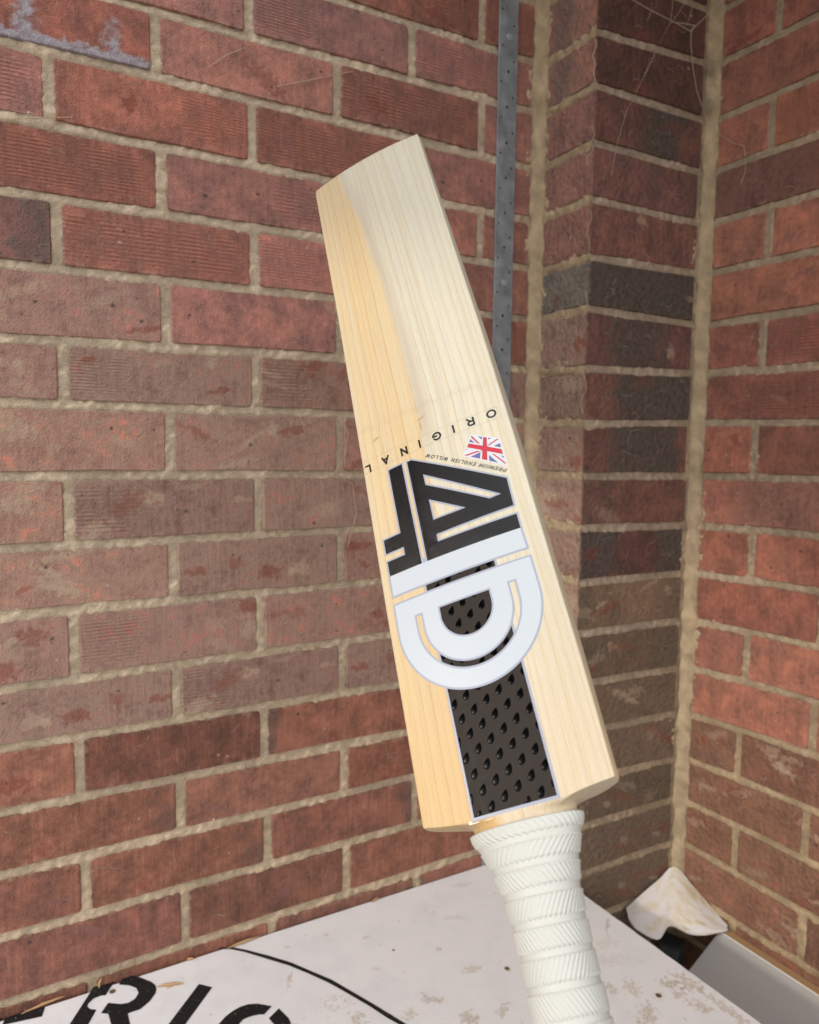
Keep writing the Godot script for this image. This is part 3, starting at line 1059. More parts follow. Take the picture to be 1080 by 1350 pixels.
func board() -> void:
	var al := 0.0389
	var b := Basis(Vector3(sin(al), 0, cos(al)), Vector3.UP, Vector3(-cos(al), 0, sin(al)))
	var o := thing("leaning_board", "pale laminated board tilted in the gap between workbench and right wall", "board", Transform3D(b, W(PX + 228.5, 0, PD)))
	# profile in (distance from wall, height); the cut edge shows its core
	var prof := [Vector2(17, -1292), Vector2(198, -1395), Vector2(190, -1409), Vector2(2, -1303)]
	var face := new_st()
	var u0 := 95.8
	var u1 := 720.0
	var P := func(q: Vector2, u: float) -> Vector3:
		return V(u, q.y, q.x)
	flat_quad(face, P.call(prof[0], u0), P.call(prof[0], u1), P.call(prof[1], u1), P.call(prof[1], u0), Vector3(0, 1, 1))
	put("laminate_face", face.commit(), mat(Color(0.67, 0.655, 0.635), 0.5), o)
	var core := new_st()
	flat_quad(core, P.call(Vector2(1.5, -1292.3), u0), P.call(Vector2(1.5, -1292.3), u1), P.call(Vector2(16.6, -1292.3), u1), P.call(Vector2(16.6, -1292.3), u0), Vector3.UP)
	flat_quad(core, P.call(prof[1], u0), P.call(prof[1], u1), P.call(prof[2], u1), P.call(prof[2], u0), Vector3(0, -1, 1))
	flat_quad(core, P.call(prof[2], u0), P.call(prof[2], u1), P.call(prof[3], u1), P.call(prof[3], u0), Vector3(0, -1, 0))
	for u in [u0, u1]:
		flat_quad(core, P.call(prof[0], u), P.call(prof[1], u), P.call(prof[2], u), P.call(prof[3], u), Vector3(-1 if u == u0 else 1, 0, 0))
		flat_tri(core, P.call(prof[0], u), P.call(prof[3], u), P.call(Vector2(1.5, -1292.3), u), Vector3(-1 if u == u0 else 1, 0, 0))
	put("chipboard_core", core.commit(), mat(Color(0.66, 0.53, 0.38), 0.9, 0.2), o)
	put("lip", chamfer_box(V(u1 - u0, 1.6, 1.6), 0.0004, V((u0 + u1) * 0.5, -1292.0, 17.0)), mat(Color(0.88, 0.865, 0.84), 0.4), o)


func post() -> void:
	var o := thing("metal_post", "dark grey steel post standing in the gap beneath the crumpled sheet", "post", Transform3D(Basis(Vector3.UP, 0.35), W(826, -1967, 163)))
	put("upright", chamfer_box(V(30, 640, 30), 0.003, V(0, 320, 0)), mat(Color(0.20, 0.215, 0.225), 0.6), o)
	put("cap", chamfer_box(V(32, 4, 32), 0.001, V(0, 642, 0)), mat(Color(0.13, 0.135, 0.14), 0.6), o)
	put("foot_plate", chamfer_box(V(90, 6, 90), 0.001, V(0, 3, 0)), mat(Color(0.20, 0.215, 0.225), 0.6), o)


func paper() -> void:
	# a stiff dirty sheet pushed into the corner: it hangs from the pier and the right wall and bulges forward
	var a := Vector3(872, -1237, 120)
	var back := [Vector3(768, -1276, 122), Vector3(800, -1263, 121.5), Vector3(838, -1249, 121.5), Vector3(872, -1237, 121.5), Vector3(882, -1256, 150), Vector3(885, -1272, 180), Vector3(888, -1288, 212)]
	var front := [Vector3(758, -1282, 138), Vector3(753, -1283, 159), Vector3(766, -1285, 189), Vector3(800, -1280, 179), Vector3(814, -1283, 203), Vector3(837, -1284, 216), Vector3(879, -1289, 220)]
	var rise := [0.0, 2.0, 3.0, 5.0, 4.5, 3.0, 0.5]
	var rows := []
	for k in 7:
		var line := []
		for q in 4:
			var f: float = [0.0, 0.42, 0.82, 1.0][q]
			var p: Vector3 = back[k].lerp(front[k], f)
			p += Vector3(0, rise[k] * [0.0, 1.0, 0.75, 0.0][q], 0) + Vector3(0, rng.randf_range(-1.6, 1.6), rng.randf_range(-1.0, 1.0)) * [0.0, 1.0, 1.0, 0.3][q]
			line.append(p)
		rows.append(line)
	var off := a
	var st := new_st()
	var nu := 22
	var nv := 26
	var P := func(s: float, t: float) -> Vector3:
		var fi := s * (rows.size() - 1)
		var i := clampi(int(fi), 0, rows.size() - 2)
		var cols := []
		for k in 4:
			var r0: Vector3 = rows[maxi(i - 1, 0)][k]
			var r1: Vector3 = rows[i][k]
			var r2: Vector3 = rows[i + 1][k]
			var r3: Vector3 = rows[mini(i + 2, rows.size() - 1)][k]
			cols.append(r1.cubic_interpolate(r2, r0, r3, fi - i))
		var fj := t * 3.0
		var j := clampi(int(fj), 0, 2)
		var p: Vector3 = cols[j].cubic_interpolate(cols[j + 1], cols[maxi(j - 1, 0)], cols[mini(j + 2, 3)], fj - j)
		return p
	for side in 2:
		var lift := 0.0 if side == 0 else -1.2
		for i in nv - 1:
			for j in nu - 1:
				var q := []
				var uv := []
				for d in [[0, 0], [1, 0], [1, 1], [0, 1]]:
					var s: float = (i + d[0]) / (nv - 1.0)
					var t: float = (j + d[1]) / (nu - 1.0)
					q.append((P.call(s, t) - off + Vector3(0, lift, lift * 0.4)) * 0.001)
					uv.append(Vector2(t, s))
				flat_quad(st, q[0], q[1], q[2], q[3], Vector3(-0.2, 1, 0.5) * (1 if side == 0 else -1), uv)
	for k in 40:
		# close the free edges
		var s0 := k / 40.0
		var s1 := (k + 1) / 40.0
		for e in [[Vector2(1, s0), Vector2(1, s1)], [Vector2(s0, 0), Vector2(s1, 0)], [Vector2(s0, 1), Vector2(s1, 1)]]:
			var p0: Vector3 = P.call(e[0].x, e[0].y) - off
			var p1: Vector3 = P.call(e[1].x, e[1].y) - off
			var dn := Vector3(0, -1.2, -0.48)
			flat_quad(st, p0 * 0.001, p1 * 0.001, (p1 + dn) * 0.001, (p0 + dn) * 0.001, Vector3(-0.5, 0, 1), [Vector2(e[0].y, e[0].x), Vector2(e[1].y, e[1].x), Vector2(e[1].y, e[1].x), Vector2(e[0].y, e[0].x)])
	var mesh := st
	mesh.index()
	mesh.generate_normals()
	var m := mat(Color.WHITE, 0.75, 0.3)
	var im := Image.create_empty(256, 256, false, Image.FORMAT_RGB8)
	for y in 256:
		for x in 256:
			var u := x / 255.0
			var v := y / 255.0
			var nz := n_mid.get_noise_2d(x * 0.5, y * 0.5)
			var nl := n_lo.get_noise_2d(x * 1.1, y * 1.1)
			var d := clampf((0.16 - absf(v - 0.62 - nl * 0.25) + nz * 0.18) * 4.0, 0.0, 1.0) * 0.55 + clampf((nl - 0.05) * 2.0 + nz * 0.6, 0.0, 1.0) * 0.35
			d = maxf(d, clampf((0.06 - absf(u - 0.30 - v * 0.2) + nz * 0.1) * 8.0, 0.0, 1.0) * 0.35)
			var c := Color(0.90, 0.875, 0.855).lerp(Color(0.80, 0.70, 0.50), clampf(d, 0.0, 0.85))
			im.set_pixel(x, y, c * (1.0 + n_hi.get_noise_2d(x, y) * 0.03))
	m.albedo_texture = ImageTexture.create_from_image(im)
	m.texture_repeat = false
	var o := put("crumpled_sheet", mesh.commit(), m)
	o.position = W(a.x, a.y, a.z)
	tag(o, "grubby white sheet pushed into the corner between the pier and the right wall", "sheet")


# ---------------------------------------------------------------- cobwebs and crumbs

func webs() -> void:
	var m := mat(Color(0.72, 0.66, 0.58), 0.8, 0.3)
	m.backlight_enabled = true
	m.backlight = Color(0.3, 0.28, 0.25)
	var o := thing("cobweb", "dusty cobweb strung across the corner above the dark pier", "cobweb", Transform3D(Basis(), W(820, 0, 135)))
	var off := Vector3(820, 0, 135)
	var strands := [
		[[Vector3(702, 44, 122), Vector3(741, 36, 126), Vector3(788, 31, 128), Vector3(818, 26, 130)], 0.5],
		[[Vector3(788, 31, 128), Vector3(806, 34, 129), Vector3(827, 36, 130), Vector3(856, 63, 132), Vector3(887, 95, 136)], 0.6],
		[[Vector3(818, 26, 130), Vector3(822, 32, 130), Vector3(827, 36, 130)], 0.9],
		[[Vector3(818, 26, 130), Vector3(821, 10, 128), Vector3(832, -18, 124), Vector3(844, -42, 121), Vector3(862, -66, 119), Vector3(877, -80, 118)], 0.45],
		[[Vector3(877, -80, 118), Vector3(881, -106, 138), Vector3(883, -124, 160), Vector3(883, -132, 176)], 0.35],
		[[Vector3(883, -132, 176), Vector3(885, -150, 178), Vector3(886, -168, 178), Vector3(886, -183, 171)], 0.4],
		[[Vector3(790, 78, 122), Vector3(786, 34, 121), Vector3(757, -20, 119), Vector3(734, -62, 118.5), Vector3(712, -100, 118.5), Vector3(696, -148, 118.5), Vector3(688, -190, 118.5)], 0.3],
		[[Vector3(816, 72, 122), Vector3(797, 46, 122), Vector3(786, 31, 122)], 0.3],
		[[Vector3(829, 72, 124), Vector3(813, 34, 126)], 0.28]]
	for s in strands:
		var pts := []
		for p in s[0]:
			pts.append((p - off) * 0.001)
		var st := new_st()
		add_tube(st, pts, [s[1] * 0.001], 5)
		put("strand", st.commit(), m, o)
	for b in [[Vector3(868, -5, 122), 11.0, 15.0], [Vector3(866, -60, 121), 7.0, 14.0]]:
		# tufts of old web: tangled short fibres
		var st := new_st()
		for k in 60:
			var c: Vector3 = b[0] + Vector3(rng.randf_range(-1, 1) * b[1] * 0.4, rng.randf_range(-1, 1) * b[2] * 0.6, rng.randf_range(-1, 5))
			var d := Vector3(rng.randf_range(-1, 1), rng.randf_range(-1, 1), rng.randf_range(-0.6, 0.6)).normalized() * rng.randf_range(3, 7)
			add_tube(st, [(c - d - off) * 0.001, (c + Vector3(rng.randf_range(-1, 1), rng.randf_range(-1, 1), 1) - off) * 0.001, (c + d - off) * 0.001], [0.00022], 4)
		put("tuft", st.commit(), m, o).set_meta("kind", "stuff")
	# loose threads stuck to the arris of the pier and to the long wall
	var edge := thing("cobweb", "wispy cobweb threads running down the front edge of the pier", "cobweb", Transform3D(Basis(), W(PX, 0, PD)))
	for k in 5:
		var st := new_st()
		var y := -20.0 - k * 110.0
		var pts := []
		for q in 6:
			pts.append(V(-3.0 + rng.randf_range(-9, 4.0), y - q * 11.0, 2.0 + rng.randf_range(-2, 2.5)))
		add_tube(st, pts, [rng.randf_range(0.0003, 0.0006)], 5)
		put("strand", st.commit(), m, edge)
	var mm := mat(Color(0.70, 0.60, 0.50), 0.8, 0.3)
	var hairs := [
		[[Vector3(24, -33, 3), Vector3(46, -18, 4), Vector3(72, 4, 3)], "long straw coloured fibre on the brick at the upper left"],
		[[Vector3(166, -126, 3), Vector3(188, -108, 4.5), Vector3(212, -92, 3)], "straw fibre across the ribbed brick near the top left"],
		[[Vector3(250, -128, 3), Vector3(290, -112, 4.0), Vector3(352, -86, 3)], "longest straw fibre on the wall, left of the bat's toe"],
		[[Vector3(-62, -232, 3), Vector3(-20, -222, 4.5), Vector3(20, -212, 3)], "straw fibre lying below the ribbed brick at the left edge"],
		[[Vector3(330, -520, 3), Vector3(345, -545, 6), Vector3(342, -575, 4), Vector3(326, -600, 5), Vector3(352, -615, 6), Vector3(357, -655, 7), Vector3(345, -700, 5)], "bent dusty thread hanging on the wall left of the bat"]]
	for h in hairs:
		var st := new_st()
		var pts := []
		for p in h[0]:
			pts.append((p - h[0][0]) * 0.001)
		add_tube(st, pts, [0.00045, 0.0006], 5)
		var f := put("straw_fibre", st.commit(), mm)
		f.position = W(h[0][0].x, h[0][0].y, h[0][0].z)
		tag(f, h[1], "fibre", "fibres stuck to the brick wall")


func splinters() -> void:
	var m := mat(Color(0.72, 0.58, 0.42), 0.8, 0.3)
	var list := [
		[-40.0, 4.0, 46.0, 0.16, "long pale wood splinter by the stencilled E at the back of the bench"],
		[128.0, 6.0, 9.0, -0.2, "small crumb of wood between the stencilled R and I at the wall"],
		[196.0, 6.0, 44.0, 0.08, "wood splinter lying where the black line meets the wall"],
		[96.0, 40.0, 32.0, -0.28, "thin wood shaving above the stencilled letter I"],
		[22.0, 5.0, 12.0, 1.3, "upright sliver of wood against the wall left of the stencilled R"],
		[390.0, 5.0, 14.0, 0.3, "pinch of wood dust at the wall left of the bat's shoulder"]]
	for s in list:
		var st := new_st()
		var n := 7
		var pts := []
		var rad := []
		for k in n:
			var f := k / (n - 1.0)
			pts.append(V((f - 0.5) * s[2], sin(f * PI) * 1.0, rng.randf_range(-0.6, 0.6)))
			rad.append((0.4 + 1.6 * sin(f * PI) * rng.randf_range(0.7, 1.1)) * 0.001)
		add_tube(st, pts, rad, 5)
		var o := put("wood_splinter", st.commit(), m)
		o.position = W(s[0], -1217.0 + (1.6 if s[3] < 1.0 else 7.0), s[1])
		o.rotation = Vector3(0, 0, s[3]) if s[3] > 1.0 else Vector3(0, s[3], 0)
		tag(o, s[4], "splinter", "wood splinters on the workbench")


# ---------------------------------------------------------------- the bat

func zf(x: float) -> float:
	return SAG * (1.0 - (x / 54.0) * (x / 54.0))


func prof(table: Array, y: float) -> float:
	for i in table.size() - 1:
		if (y - table[i][0]) * (y - table[i + 1][0]) <= 0.0:
			var f: float = (y - table[i][0]) / (table[i + 1][0] - table[i][0])
			return lerpf(table[i][1], table[i + 1][1], f)
	return table[0][1] if absf(y - table[0][0]) < absf(y - table[-1][0]) else table[-1][1]


func wood_textures() -> Array:
	var w := 448      # x -60 .. 60
	var h := 1600     # y 575 .. -25
	var rgb := PackedByteArray()
	rgb.resize(w * h * 3)
	var hb := PackedByteArray()
	hb.resize(w * h)
	var fine := FastNoiseLite.new()
	fine.frequency = 0.5
	fine.fractal_octaves = 2
	fine.seed = 77
	var bound := [[600, -30], [563, -28], [527, -23.4], [485, -15.6], [423, -10.4], [362, -6.6], [328, -4.9], [262, -4.3], [200, -5], [120, -7], [40, -9], [-30, -10]]
	var streak := [[600, -12], [511, -4.7], [440, -2.2], [382, 3], [330, 6.8], [264, 9.5], [220, 6], [160, 0], [-30, -6]]
	# late wood lines: x at the toe, x at the shoulder, bow, strength
	var lines := [[-50, -47, 1.5, 0.5], [-45, -40.5, 2.5, 0.8], [-38.5, -34, 2.5, 1.0], [-33, -29, 2.0, 0.5], [-29, -24.5, 2.0, 0.9], [-23, -18, 5.0, 0.8], [-8.5, -12.5, 6.0, 0.7], [-2, 4, 7.0, 0.9], [4, 10, 7.0, 0.7], [6.5, 12, 8.0, 0.55], [11, 17, 8.0, 0.8], [17.5, 24, 8.0, 0.7], [24, 28, 6.0, 0.35], [29, 34, 5.0, 0.6], [38.5, 40, 4.0, 0.7], [45, 47, 2.0, 0.4], [51, 51, 1.0, 0.5]]
	for y in h:
		var my := 575.0 - 600.0 * y / h
		var ft := clampf((560.0 - my) / 560.0, 0.0, 1.0)
		var bx := prof(bound, my) + n_mid.get_noise_1d(my * 0.35) * 0.9
		var sx := prof(streak, my)
		var wob := n_mid.get_noise_2d(my * 0.10, 7.0) * 1.2
		var knot := 1.0
		for x in w:
			var mx := -60.0 + 120.0 * x / w
			var a := n_lo.get_noise_2d(mx * 5.0, my * 0.35)
			var f1 := fine.get_noise_2d(mx * 4.0, my * 0.10)
			var f2 := fine.get_noise_2d(mx * 1.2 + 50.0, my * 1.1)
			var left := clampf((bx - mx) * (0.22 if my > 300.0 else 0.14) + 0.5, 0.0, 1.0)
			# heartwood and sapwood
			var r := lerpf(0.925, 0.94, left)
			var g := lerpf(0.893, 0.850, left)
			var b := lerpf(0.805, 0.69, left)
			if left > 0.0:
				var warm := clampf(0.5 + a * 1.2, 0.0, 1.0) * left
				r = lerpf(r, 0.925, warm * 0.6)
				g = lerpf(g, 0.80, warm * 0.6)
				b = lerpf(b, 0.585, warm * 0.6)
				var pale := clampf((mx + 60.0) * 0.032, 0.2, 1.0)
				g = lerpf(0.86, g, pale)
				b = lerpf(0.72, b, pale)
			if my < 130.0:
				var tn := clampf((150.0 - my) / 130.0, 0.0, 1.0)
				g = lerpf(g, g * lerpf(0.955, 0.935, left), tn)
				b = lerpf(b, b * lerpf(0.91, 0.83, left), tn)
			# broad tan growth bands running down the pale side and, deeper, down the heart side
			var bd := n_mid.get_noise_2d((mx - 6.0 * sin(ft * 2.4)) * 4.2, my * 0.012 + 300.0)
			var bq := clampf((bd - 0.05) * 3.2, 0.0, 1.0) * 0.55
			r = lerpf(r, r * 0.985, bq)
			g = lerpf(g, g * 0.95, bq)
			b = lerpf(b, b * 0.87, bq)
			# brownish grey streak between them
			var sw := maxf(sx - bx, 2.0)
			var e := smoothstep(-2.5, 3.0, mx - bx) * clampf((sx - mx) / sw * 1.6, 0.0, 1.0) * clampf((my - 215.0) * 0.03, 0.0, 1.0) * 0.7 * clampf((600.0 - my) / 120.0, 0.0, 1.0)
			e *= clampf(0.8 + f1 * 0.5 + a * 0.6, 0.3, 1.0)
			r = lerpf(r, 0.815, e)
			g = lerpf(g, 0.745, e)
			b = lerpf(b, 0.655, e)
			var k := 0.865 * (1.0 + f1 * 0.034 + f2 * 0.022 + a * 0.03)
			r *= k
			g *= k
			b *= k
			var hh := 0.5 + f1 * 0.18 + f2 * 0.16
			var warp := 0.0
			# the grain dips round the pin knots under the lettering
			warp = 1.6 * exp(-pow((my - 257.0) / 14.0, 2.0))
			for l in lines:
				var lx: float = lerpf(l[0], l[1], ft) + l[2] * sin(ft * PI) + wob + warp * signf(l[0] + 20.0) * 0.4
				var d: float = mx - lx
				if d > -3.0 and d < 0.6:
					var al: float = (clampf(1.0 - absf(d) / 0.38, 0.0, 1.0) + clampf(1.0 + d / 3.0, 0.0, 1.0) * 0.22 * float(d < 0.0)) * l[3] * clampf(0.75 + f1 * 0.9 + f2 * 0.5, 0.2, 1.0)
					var al2 := minf(al * 1.15, 1.0)
					r = lerpf(r, lerpf(0.73, 0.735, left), al2)
					g = lerpf(g, lerpf(0.61, 0.56, left), al2)
					b = lerpf(b, lerpf(0.46, 0.37, left), al2)
			for kn in [[-38.5, 256.5, 2.6, 1.1], [-2.0, 256.0, 4.0, 0.8], [-3.2, 250.0, 0.6, 5.0]]:
				var q := Vector2((mx - kn[0]) / kn[2], (my - kn[1] - (mx - kn[0]) * 0.25) / kn[3]).length()
				if q < 1.6:
					var al := clampf((1.25 + f2 * 0.5 - q) * 1.6, 0.0, 1.0) * 0.55
					r = lerpf(r, 0.68, al)
					g = lerpf(g, 0.48, al)
					b = lerpf(b, 0.25, al)
			# faint flecks across the pale side
			if f2 > 0.30 and my < 275.0:
				r *= 0.975
				g *= 0.975
				b *= 0.975
			# the pressed step in the wood just above the lettering
			var st := absf(my - (266.0 - mx * 0.06) - n_mid.get_noise_1d(mx * 1.5) * 2.0)
			if st < 4.0:
				var s2 := (1.0 - st / 4.0) * 0.03 * clampf(0.6 + a + f2, 0.0, 1.2)
				r *= 1.0 - s2
				g *= 1.0 - s2 * 1.2
				b *= 1.0 - s2 * 1.6
				hh -= s2 * 3.0
			var i := y * w + x
			rgb[i * 3] = clampi(int(r * 255.0), 0, 255)
			rgb[i * 3 + 1] = clampi(int(g * 255.0), 0, 255)
			rgb[i * 3 + 2] = clampi(int(b * 255.0), 0, 255)
			hb[i] = clampi(int(hh * 255.0), 0, 255)
		assert(knot > 0.0)
	return [Image.create_from_data(w, h, false, Image.FORMAT_RGB8, rgb), Image.create_from_data(w, h, false, Image.FORMAT_L8, hb)]


func blade_mesh() -> ArrayMesh:
	var right := [[-26, 23.5], [-14, 27.0], [-9, 28.0], [-6, 28.2], [-4.6, 28.8], [-3.4, 30.5], [-2.2, 36], [-1.2, 43], [-0.6, 48.5], [-0.2, 52.4], [0.1, 53.4], [1.6, 53.7], [60, 55.0], [130, 55.4], [213, 56.2], [315, 56.0], [418, 54.6], [548, 53.6], [556, 53.4], [559, 53.2], [560, 52.8]]
	var left := [[-26, 23.5], [-14, 27.0], [-9, 28.0], [-6, 28.2], [-4.6, 29.0], [-3.6, 32], [-2.8, 39], [-1.9, 45], [-1.2, 49.5], [-0.7, 51.8], [-0.3, 52.5], [1.0, 52.6], [60, 52.6], [130, 52.7], [235, 52.2], [400, 52.0], [548, 53.6], [556, 53.5], [559, 53.3], [560, 52.9]]
	# depth of the edges, and of the spine at the back
	var edge := [[-26, 27], [-12, 27], [-6, 24], [-2, 16], [0, 13], [30, 15], [80, 20], [250, 27], [400, 25], [552, 14], [557, 13], [560, 12]]
	var spine := [[-26, 35], [-10, 36], [0, 40], [120, 52], [300, 60], [430, 48], [552, 26], [557, 23], [560, 20]]
	var ys := [-26.0, -20.0, -14.0, -11.0, -9.0, -7.5, -6.0, -5.2, -4.6, -4.0, -3.4, -2.8, -2.2, -1.6, -1.0, -0.6, -0.2, 0.1, 0.4, 0.9, 1.6, 4.0, 10.0]
	for k in 36:
		ys.append(20.0 + k * 15.0)
	ys.append_array([550.0, 553.0, 556.0, 557.6, 559.0, 559.6, 560.0])
	var rings := []
	for y in ys:
		var hr := prof(right, y)
		var hl := prof(left, y)
		var ed := prof(edge, y)
		var sp := prof(spine, y)
		var ring := []
		var nf := 30
		var rr := 0.9
		var drop := 0.0
		if y > 556.0:
			drop = pow((y - 556.0) / 4.0, 2.0) * 0.7
		for k in nf + 1:
			var x := lerpf(-hl + rr, hr - rr, k / float(nf))
			var yy: float = y
			if y > 480.0:
				yy += 2.3 * (1.0 - pow(x / 54.0, 2.0)) * smoothstep(480.0, 560.0, y) - 0.015 * x * smoothstep(480.0, 560.0, y)
			ring.append([Vector3(x, yy, zf(x) - drop), x])
		var zr := zf(hr - rr) - drop
		for k in [1, 2, 3]:
			var t: float = k / 3.0 * PI * 0.5
			ring.append([Vector3(hr - rr + sin(t) * rr, y, zr - rr + cos(t) * rr), hr - rr + k * 0.8])
		for k in 8:
			var t := (k + 1) / 8.0
			var bul := sin(t * PI) * 1.4
			ring.append([Vector3(hr + bul - 1.5 * t, y, zr - rr - (ed - rr) * t), hr + 1.0 + t * 2.5])
		for k in 15:
			var t := (k + 1) / 16.0
			var x := lerpf(hr - 1.5, -hl + 1.5, t)
			var c := sin(t * PI)
			ring.append([Vector3(x, y, -ed - (sp - ed) * pow(c, 0.8)), lerpf(hr, -hl, t)])
		for k in 8:
			var t := 1.0 - k / 8.0
			var bul := sin(t * PI) * 1.4
			ring.append([Vector3(-hl - bul + 1.5 * t, y, zf(-hl + rr) - drop - rr - (ed - rr) * t), -hl - 1.0 - t * 2.5])
		for k in [3, 2, 1]:
			var t: float = k / 3.0 * PI * 0.5
			ring.append([Vector3(-hl + rr - sin(t) * rr, y, zf(-hl + rr) - drop - rr + cos(t) * rr), -hl + rr - k * 0.8])
		# the shoulders slope away behind the face
		var away := smoothstep(22.0, 1.0, y) * (1.0 - smoothstep(-9.0, -20.0, y))
		if away > 0.0:
			for k in ring.size():
				var p: Vector3 = ring[k][0]
				ring[k][0] = p + Vector3(0, -2.2 * clampf(-(p.z + 0.8) / 26.0, 0.0, 1.0) * away, 0)
		# below the shoulders the wood runs into the round handle under the grip
		var mor := smoothstep(-3.3, -7.6, y)
		if mor > 0.0:
			for k in ring.size():
				var p: Vector3 = ring[k][0]
				var q := Vector2(p.x / maxf(hr, 1.0), (p.z + 12.0) / 15.2)
				if q.length() > 0.01:
					q = q.normalized()
					ring[k][0] = p.lerp(Vector3(q.x * minf(hr, prof([[-26, 21.0], [-18, 24.0], [-12, 27.6], [-9, 28.0], [-4, 32.0]], y)), p.y, q.y * 15.2 - 12.0), mor)
		rings.append(ring)
	var st := new_st()
	st.set_smooth_group(0)
	var n: int = rings[0].size()
	var vid := []
	var count := 0
	for i in rings.size():
		for k in n:
			var p: Vector3 = rings[i][k][0]
			st.set_uv(Vector2((rings[i][k][1] + 60.0) / 120.0, (575.0 - p.y) / 600.0))
			st.add_vertex(p * 0.001)
			count += 1
	for i in rings.size() - 1:
		for k in n:
			var k2 := (k + 1) % n
			var a := i * n + k
			var b := i * n + k2
			var c := (i + 1) * n + k2
			var d := (i + 1) * n + k
			for q in [a, b, c, a, c, d]:
				st.add_index(q)
	assert(vid.is_empty() and count > 0)
	# toe and handle end
	for e in [0, rings.size() - 1]:
		var mid := Vector3()
		for k in n:
			mid += rings[e][k][0]
		mid /= n
		st.set_uv(Vector2(0.5, (575.0 - mid.y) / 600.0))
		st.add_vertex((mid + Vector3(0, 1.5 if e else 0.0, 0)) * 0.001)
		for k in n:
			var k2 := (k + 1) % n
			if e:
				for q in [count, e * n + k, e * n + k2]:
					st.add_index(q)
			else:
				for q in [count, k2, k]:
					st.add_index(q)
		count += 1
	st.generate_normals()
	return st.commit()


func grip_mesh() -> ArrayMesh:
	var half := [[-9.0, 30.2], [-10.5, 30.9], [-13, 30.3], [-17, 28.2], [-21, 26.1], [-28, 23.4], [-33, 21.8], [-40, 20.3], [-47, 19.3], [-55, 18.6], [-65, 18.1], [-80, 17.9], [-200, 17.9], [-280, 19.0], [-292, 18.5], [-297, 16.0]]
	var deep := [[-9.0, 17.0], [-13, 17.6], [-21, 17.6], [-33, 17.6], [-47, 17.6], [-80, 17.6], [-200, 17.4], [-280, 18.2], [-292, 17.6], [-297, 15.5]]
	var ribs := [[-9.2, -15.6], [-19.2, -27.2], [-30.6, -38.9], [-43.0, -52.5], [-56.1, -65.3], [-68.7, -78.6], [-82.2, -92.5]]
	var e := -95.7
	while e > -285.0:
		ribs.append([e, e - 10.0])
		e -= 13.5
	var ns := 330
	var ys := []
	var y := -9.0
	while y > -297.0:
		ys.append(y)
		y -= 0.42 if y > -112.0 else 0.8
	var pos := PackedVector3Array()
	pos.resize(ys.size() * (ns + 1))
	var zc := -12.0
	var n := 0
	for i in ys.size():
		y = ys[i]
		var a := prof(half, y)
		var b := prof(deep, y)
		var band := -1
		var best := 99.0
		for k in ribs.size():
			var m: float = (ribs[k][0] + ribs[k][1]) * 0.5
			if absf(y - m) < best:
				best = absf(y - m)
				band = k
		var top: float = ribs[band][0]
		var bot: float = ribs[band][1]
		var dir := 1.0 if band % 2 == 0 else -1.0
		var wob := n_mid.get_noise_1d(y * 1.0) * 0.12
		for k in ns + 1:
			var t := TAU * k / ns
			var ph := t / TAU * 48.0 + dir * (y - top) * 0.235
			var fr := ph - floorf(ph)
			var rib := fr / 0.72 if fr < 0.72 else (1.0 - fr) / 0.28
			var tl := n_mid.get_noise_2d(cos(t) * 30.0, sin(t) * 30.0 + y * 2.0) * 0.25
			var scal := 0.45 * sin(ph * TAU)
			var inn := clampf((top - y + 0.15) * 1.7, 0.0, 1.0) * clampf((y - bot - scal + tl * 0.8 + 0.2) * 2.0, 0.0, 1.0)
			var rim := exp(-pow((y - top + 0.55) / 0.35, 2.0)) * 0.30
			var h := inn * (0.46 + 0.42 * rib) + rim - 0.55 + tl * 0.25 + wob
			if y > -9.6:
				h -= (y + 9.6) * 1.3
			var rx := a + h
			var rz := b + h
			pos[n] = Vector3(sin(t) * rx, y, cos(t) * rz + zc) * 0.001
			n += 1
	var nor := PackedVector3Array()
	nor.resize(pos.size())
	var w := ns + 1
	for i in ys.size():
		for k in w:
			var ka := k - 1 if k > 0 else ns - 1
			var kb := k + 1 if k < ns else 1
			var du := pos[i * w + kb] - pos[i * w + ka]
			var dv := pos[maxi(i - 1, 0) * w + k] - pos[mini(i + 1, ys.size() - 1) * w + k]
			nor[i * w + k] = du.cross(dv).normalized()
	var idx := PackedInt32Array()
	for i in ys.size() - 1:
		for k in ns:
			var a := i * w + k
			for q in [a, a + 1, a + w + 1, a, a + w + 1, a + w]:
				idx.append(q)
	# close the knob end
	var c := pos.size()
	pos.append(Vector3(0, -299.5, zc) * 0.001)
	nor.append(Vector3(0, -1, 0))
	var last := (ys.size() - 1) * w
	for k in ns:
		for q in [last + k, last + k + 1, c]:
			idx.append(q)
	# check the winding once: normals must point out
	if nor[5 * w].z < 0.0:
		for i in nor.size() - 1:
			nor[i] = -nor[i]
	var arr := []
	arr.resize(Mesh.ARRAY_MAX)
	arr[Mesh.ARRAY_VERTEX] = pos
	arr[Mesh.ARRAY_NORMAL] = nor
	arr[Mesh.ARRAY_INDEX] = idx
	var mesh := ArrayMesh.new()
	mesh.add_surface_from_arrays(Mesh.PRIMITIVE_TRIANGLES, arr)
	return mesh


# a thin film with outline polys (and holes) laid on the crowned face: top at height h1 over the wood, its rim standing on h0
func film(polys: Array, holes: Array, h0: float, h1: float) -> ArrayMesh:
	var st := new_st()
	add_film(st, polys, holes, h0, h1)
	return st.commit()


func face_pt(p: Vector2, h: float) -> Vector3:
	return V(p.x, p.y, zf(p.x) + h)


func face_n(x: float) -> Vector3:
	return Vector3(2.0 * SAG * x / (54.0 * 54.0), 0, 1).normalized()


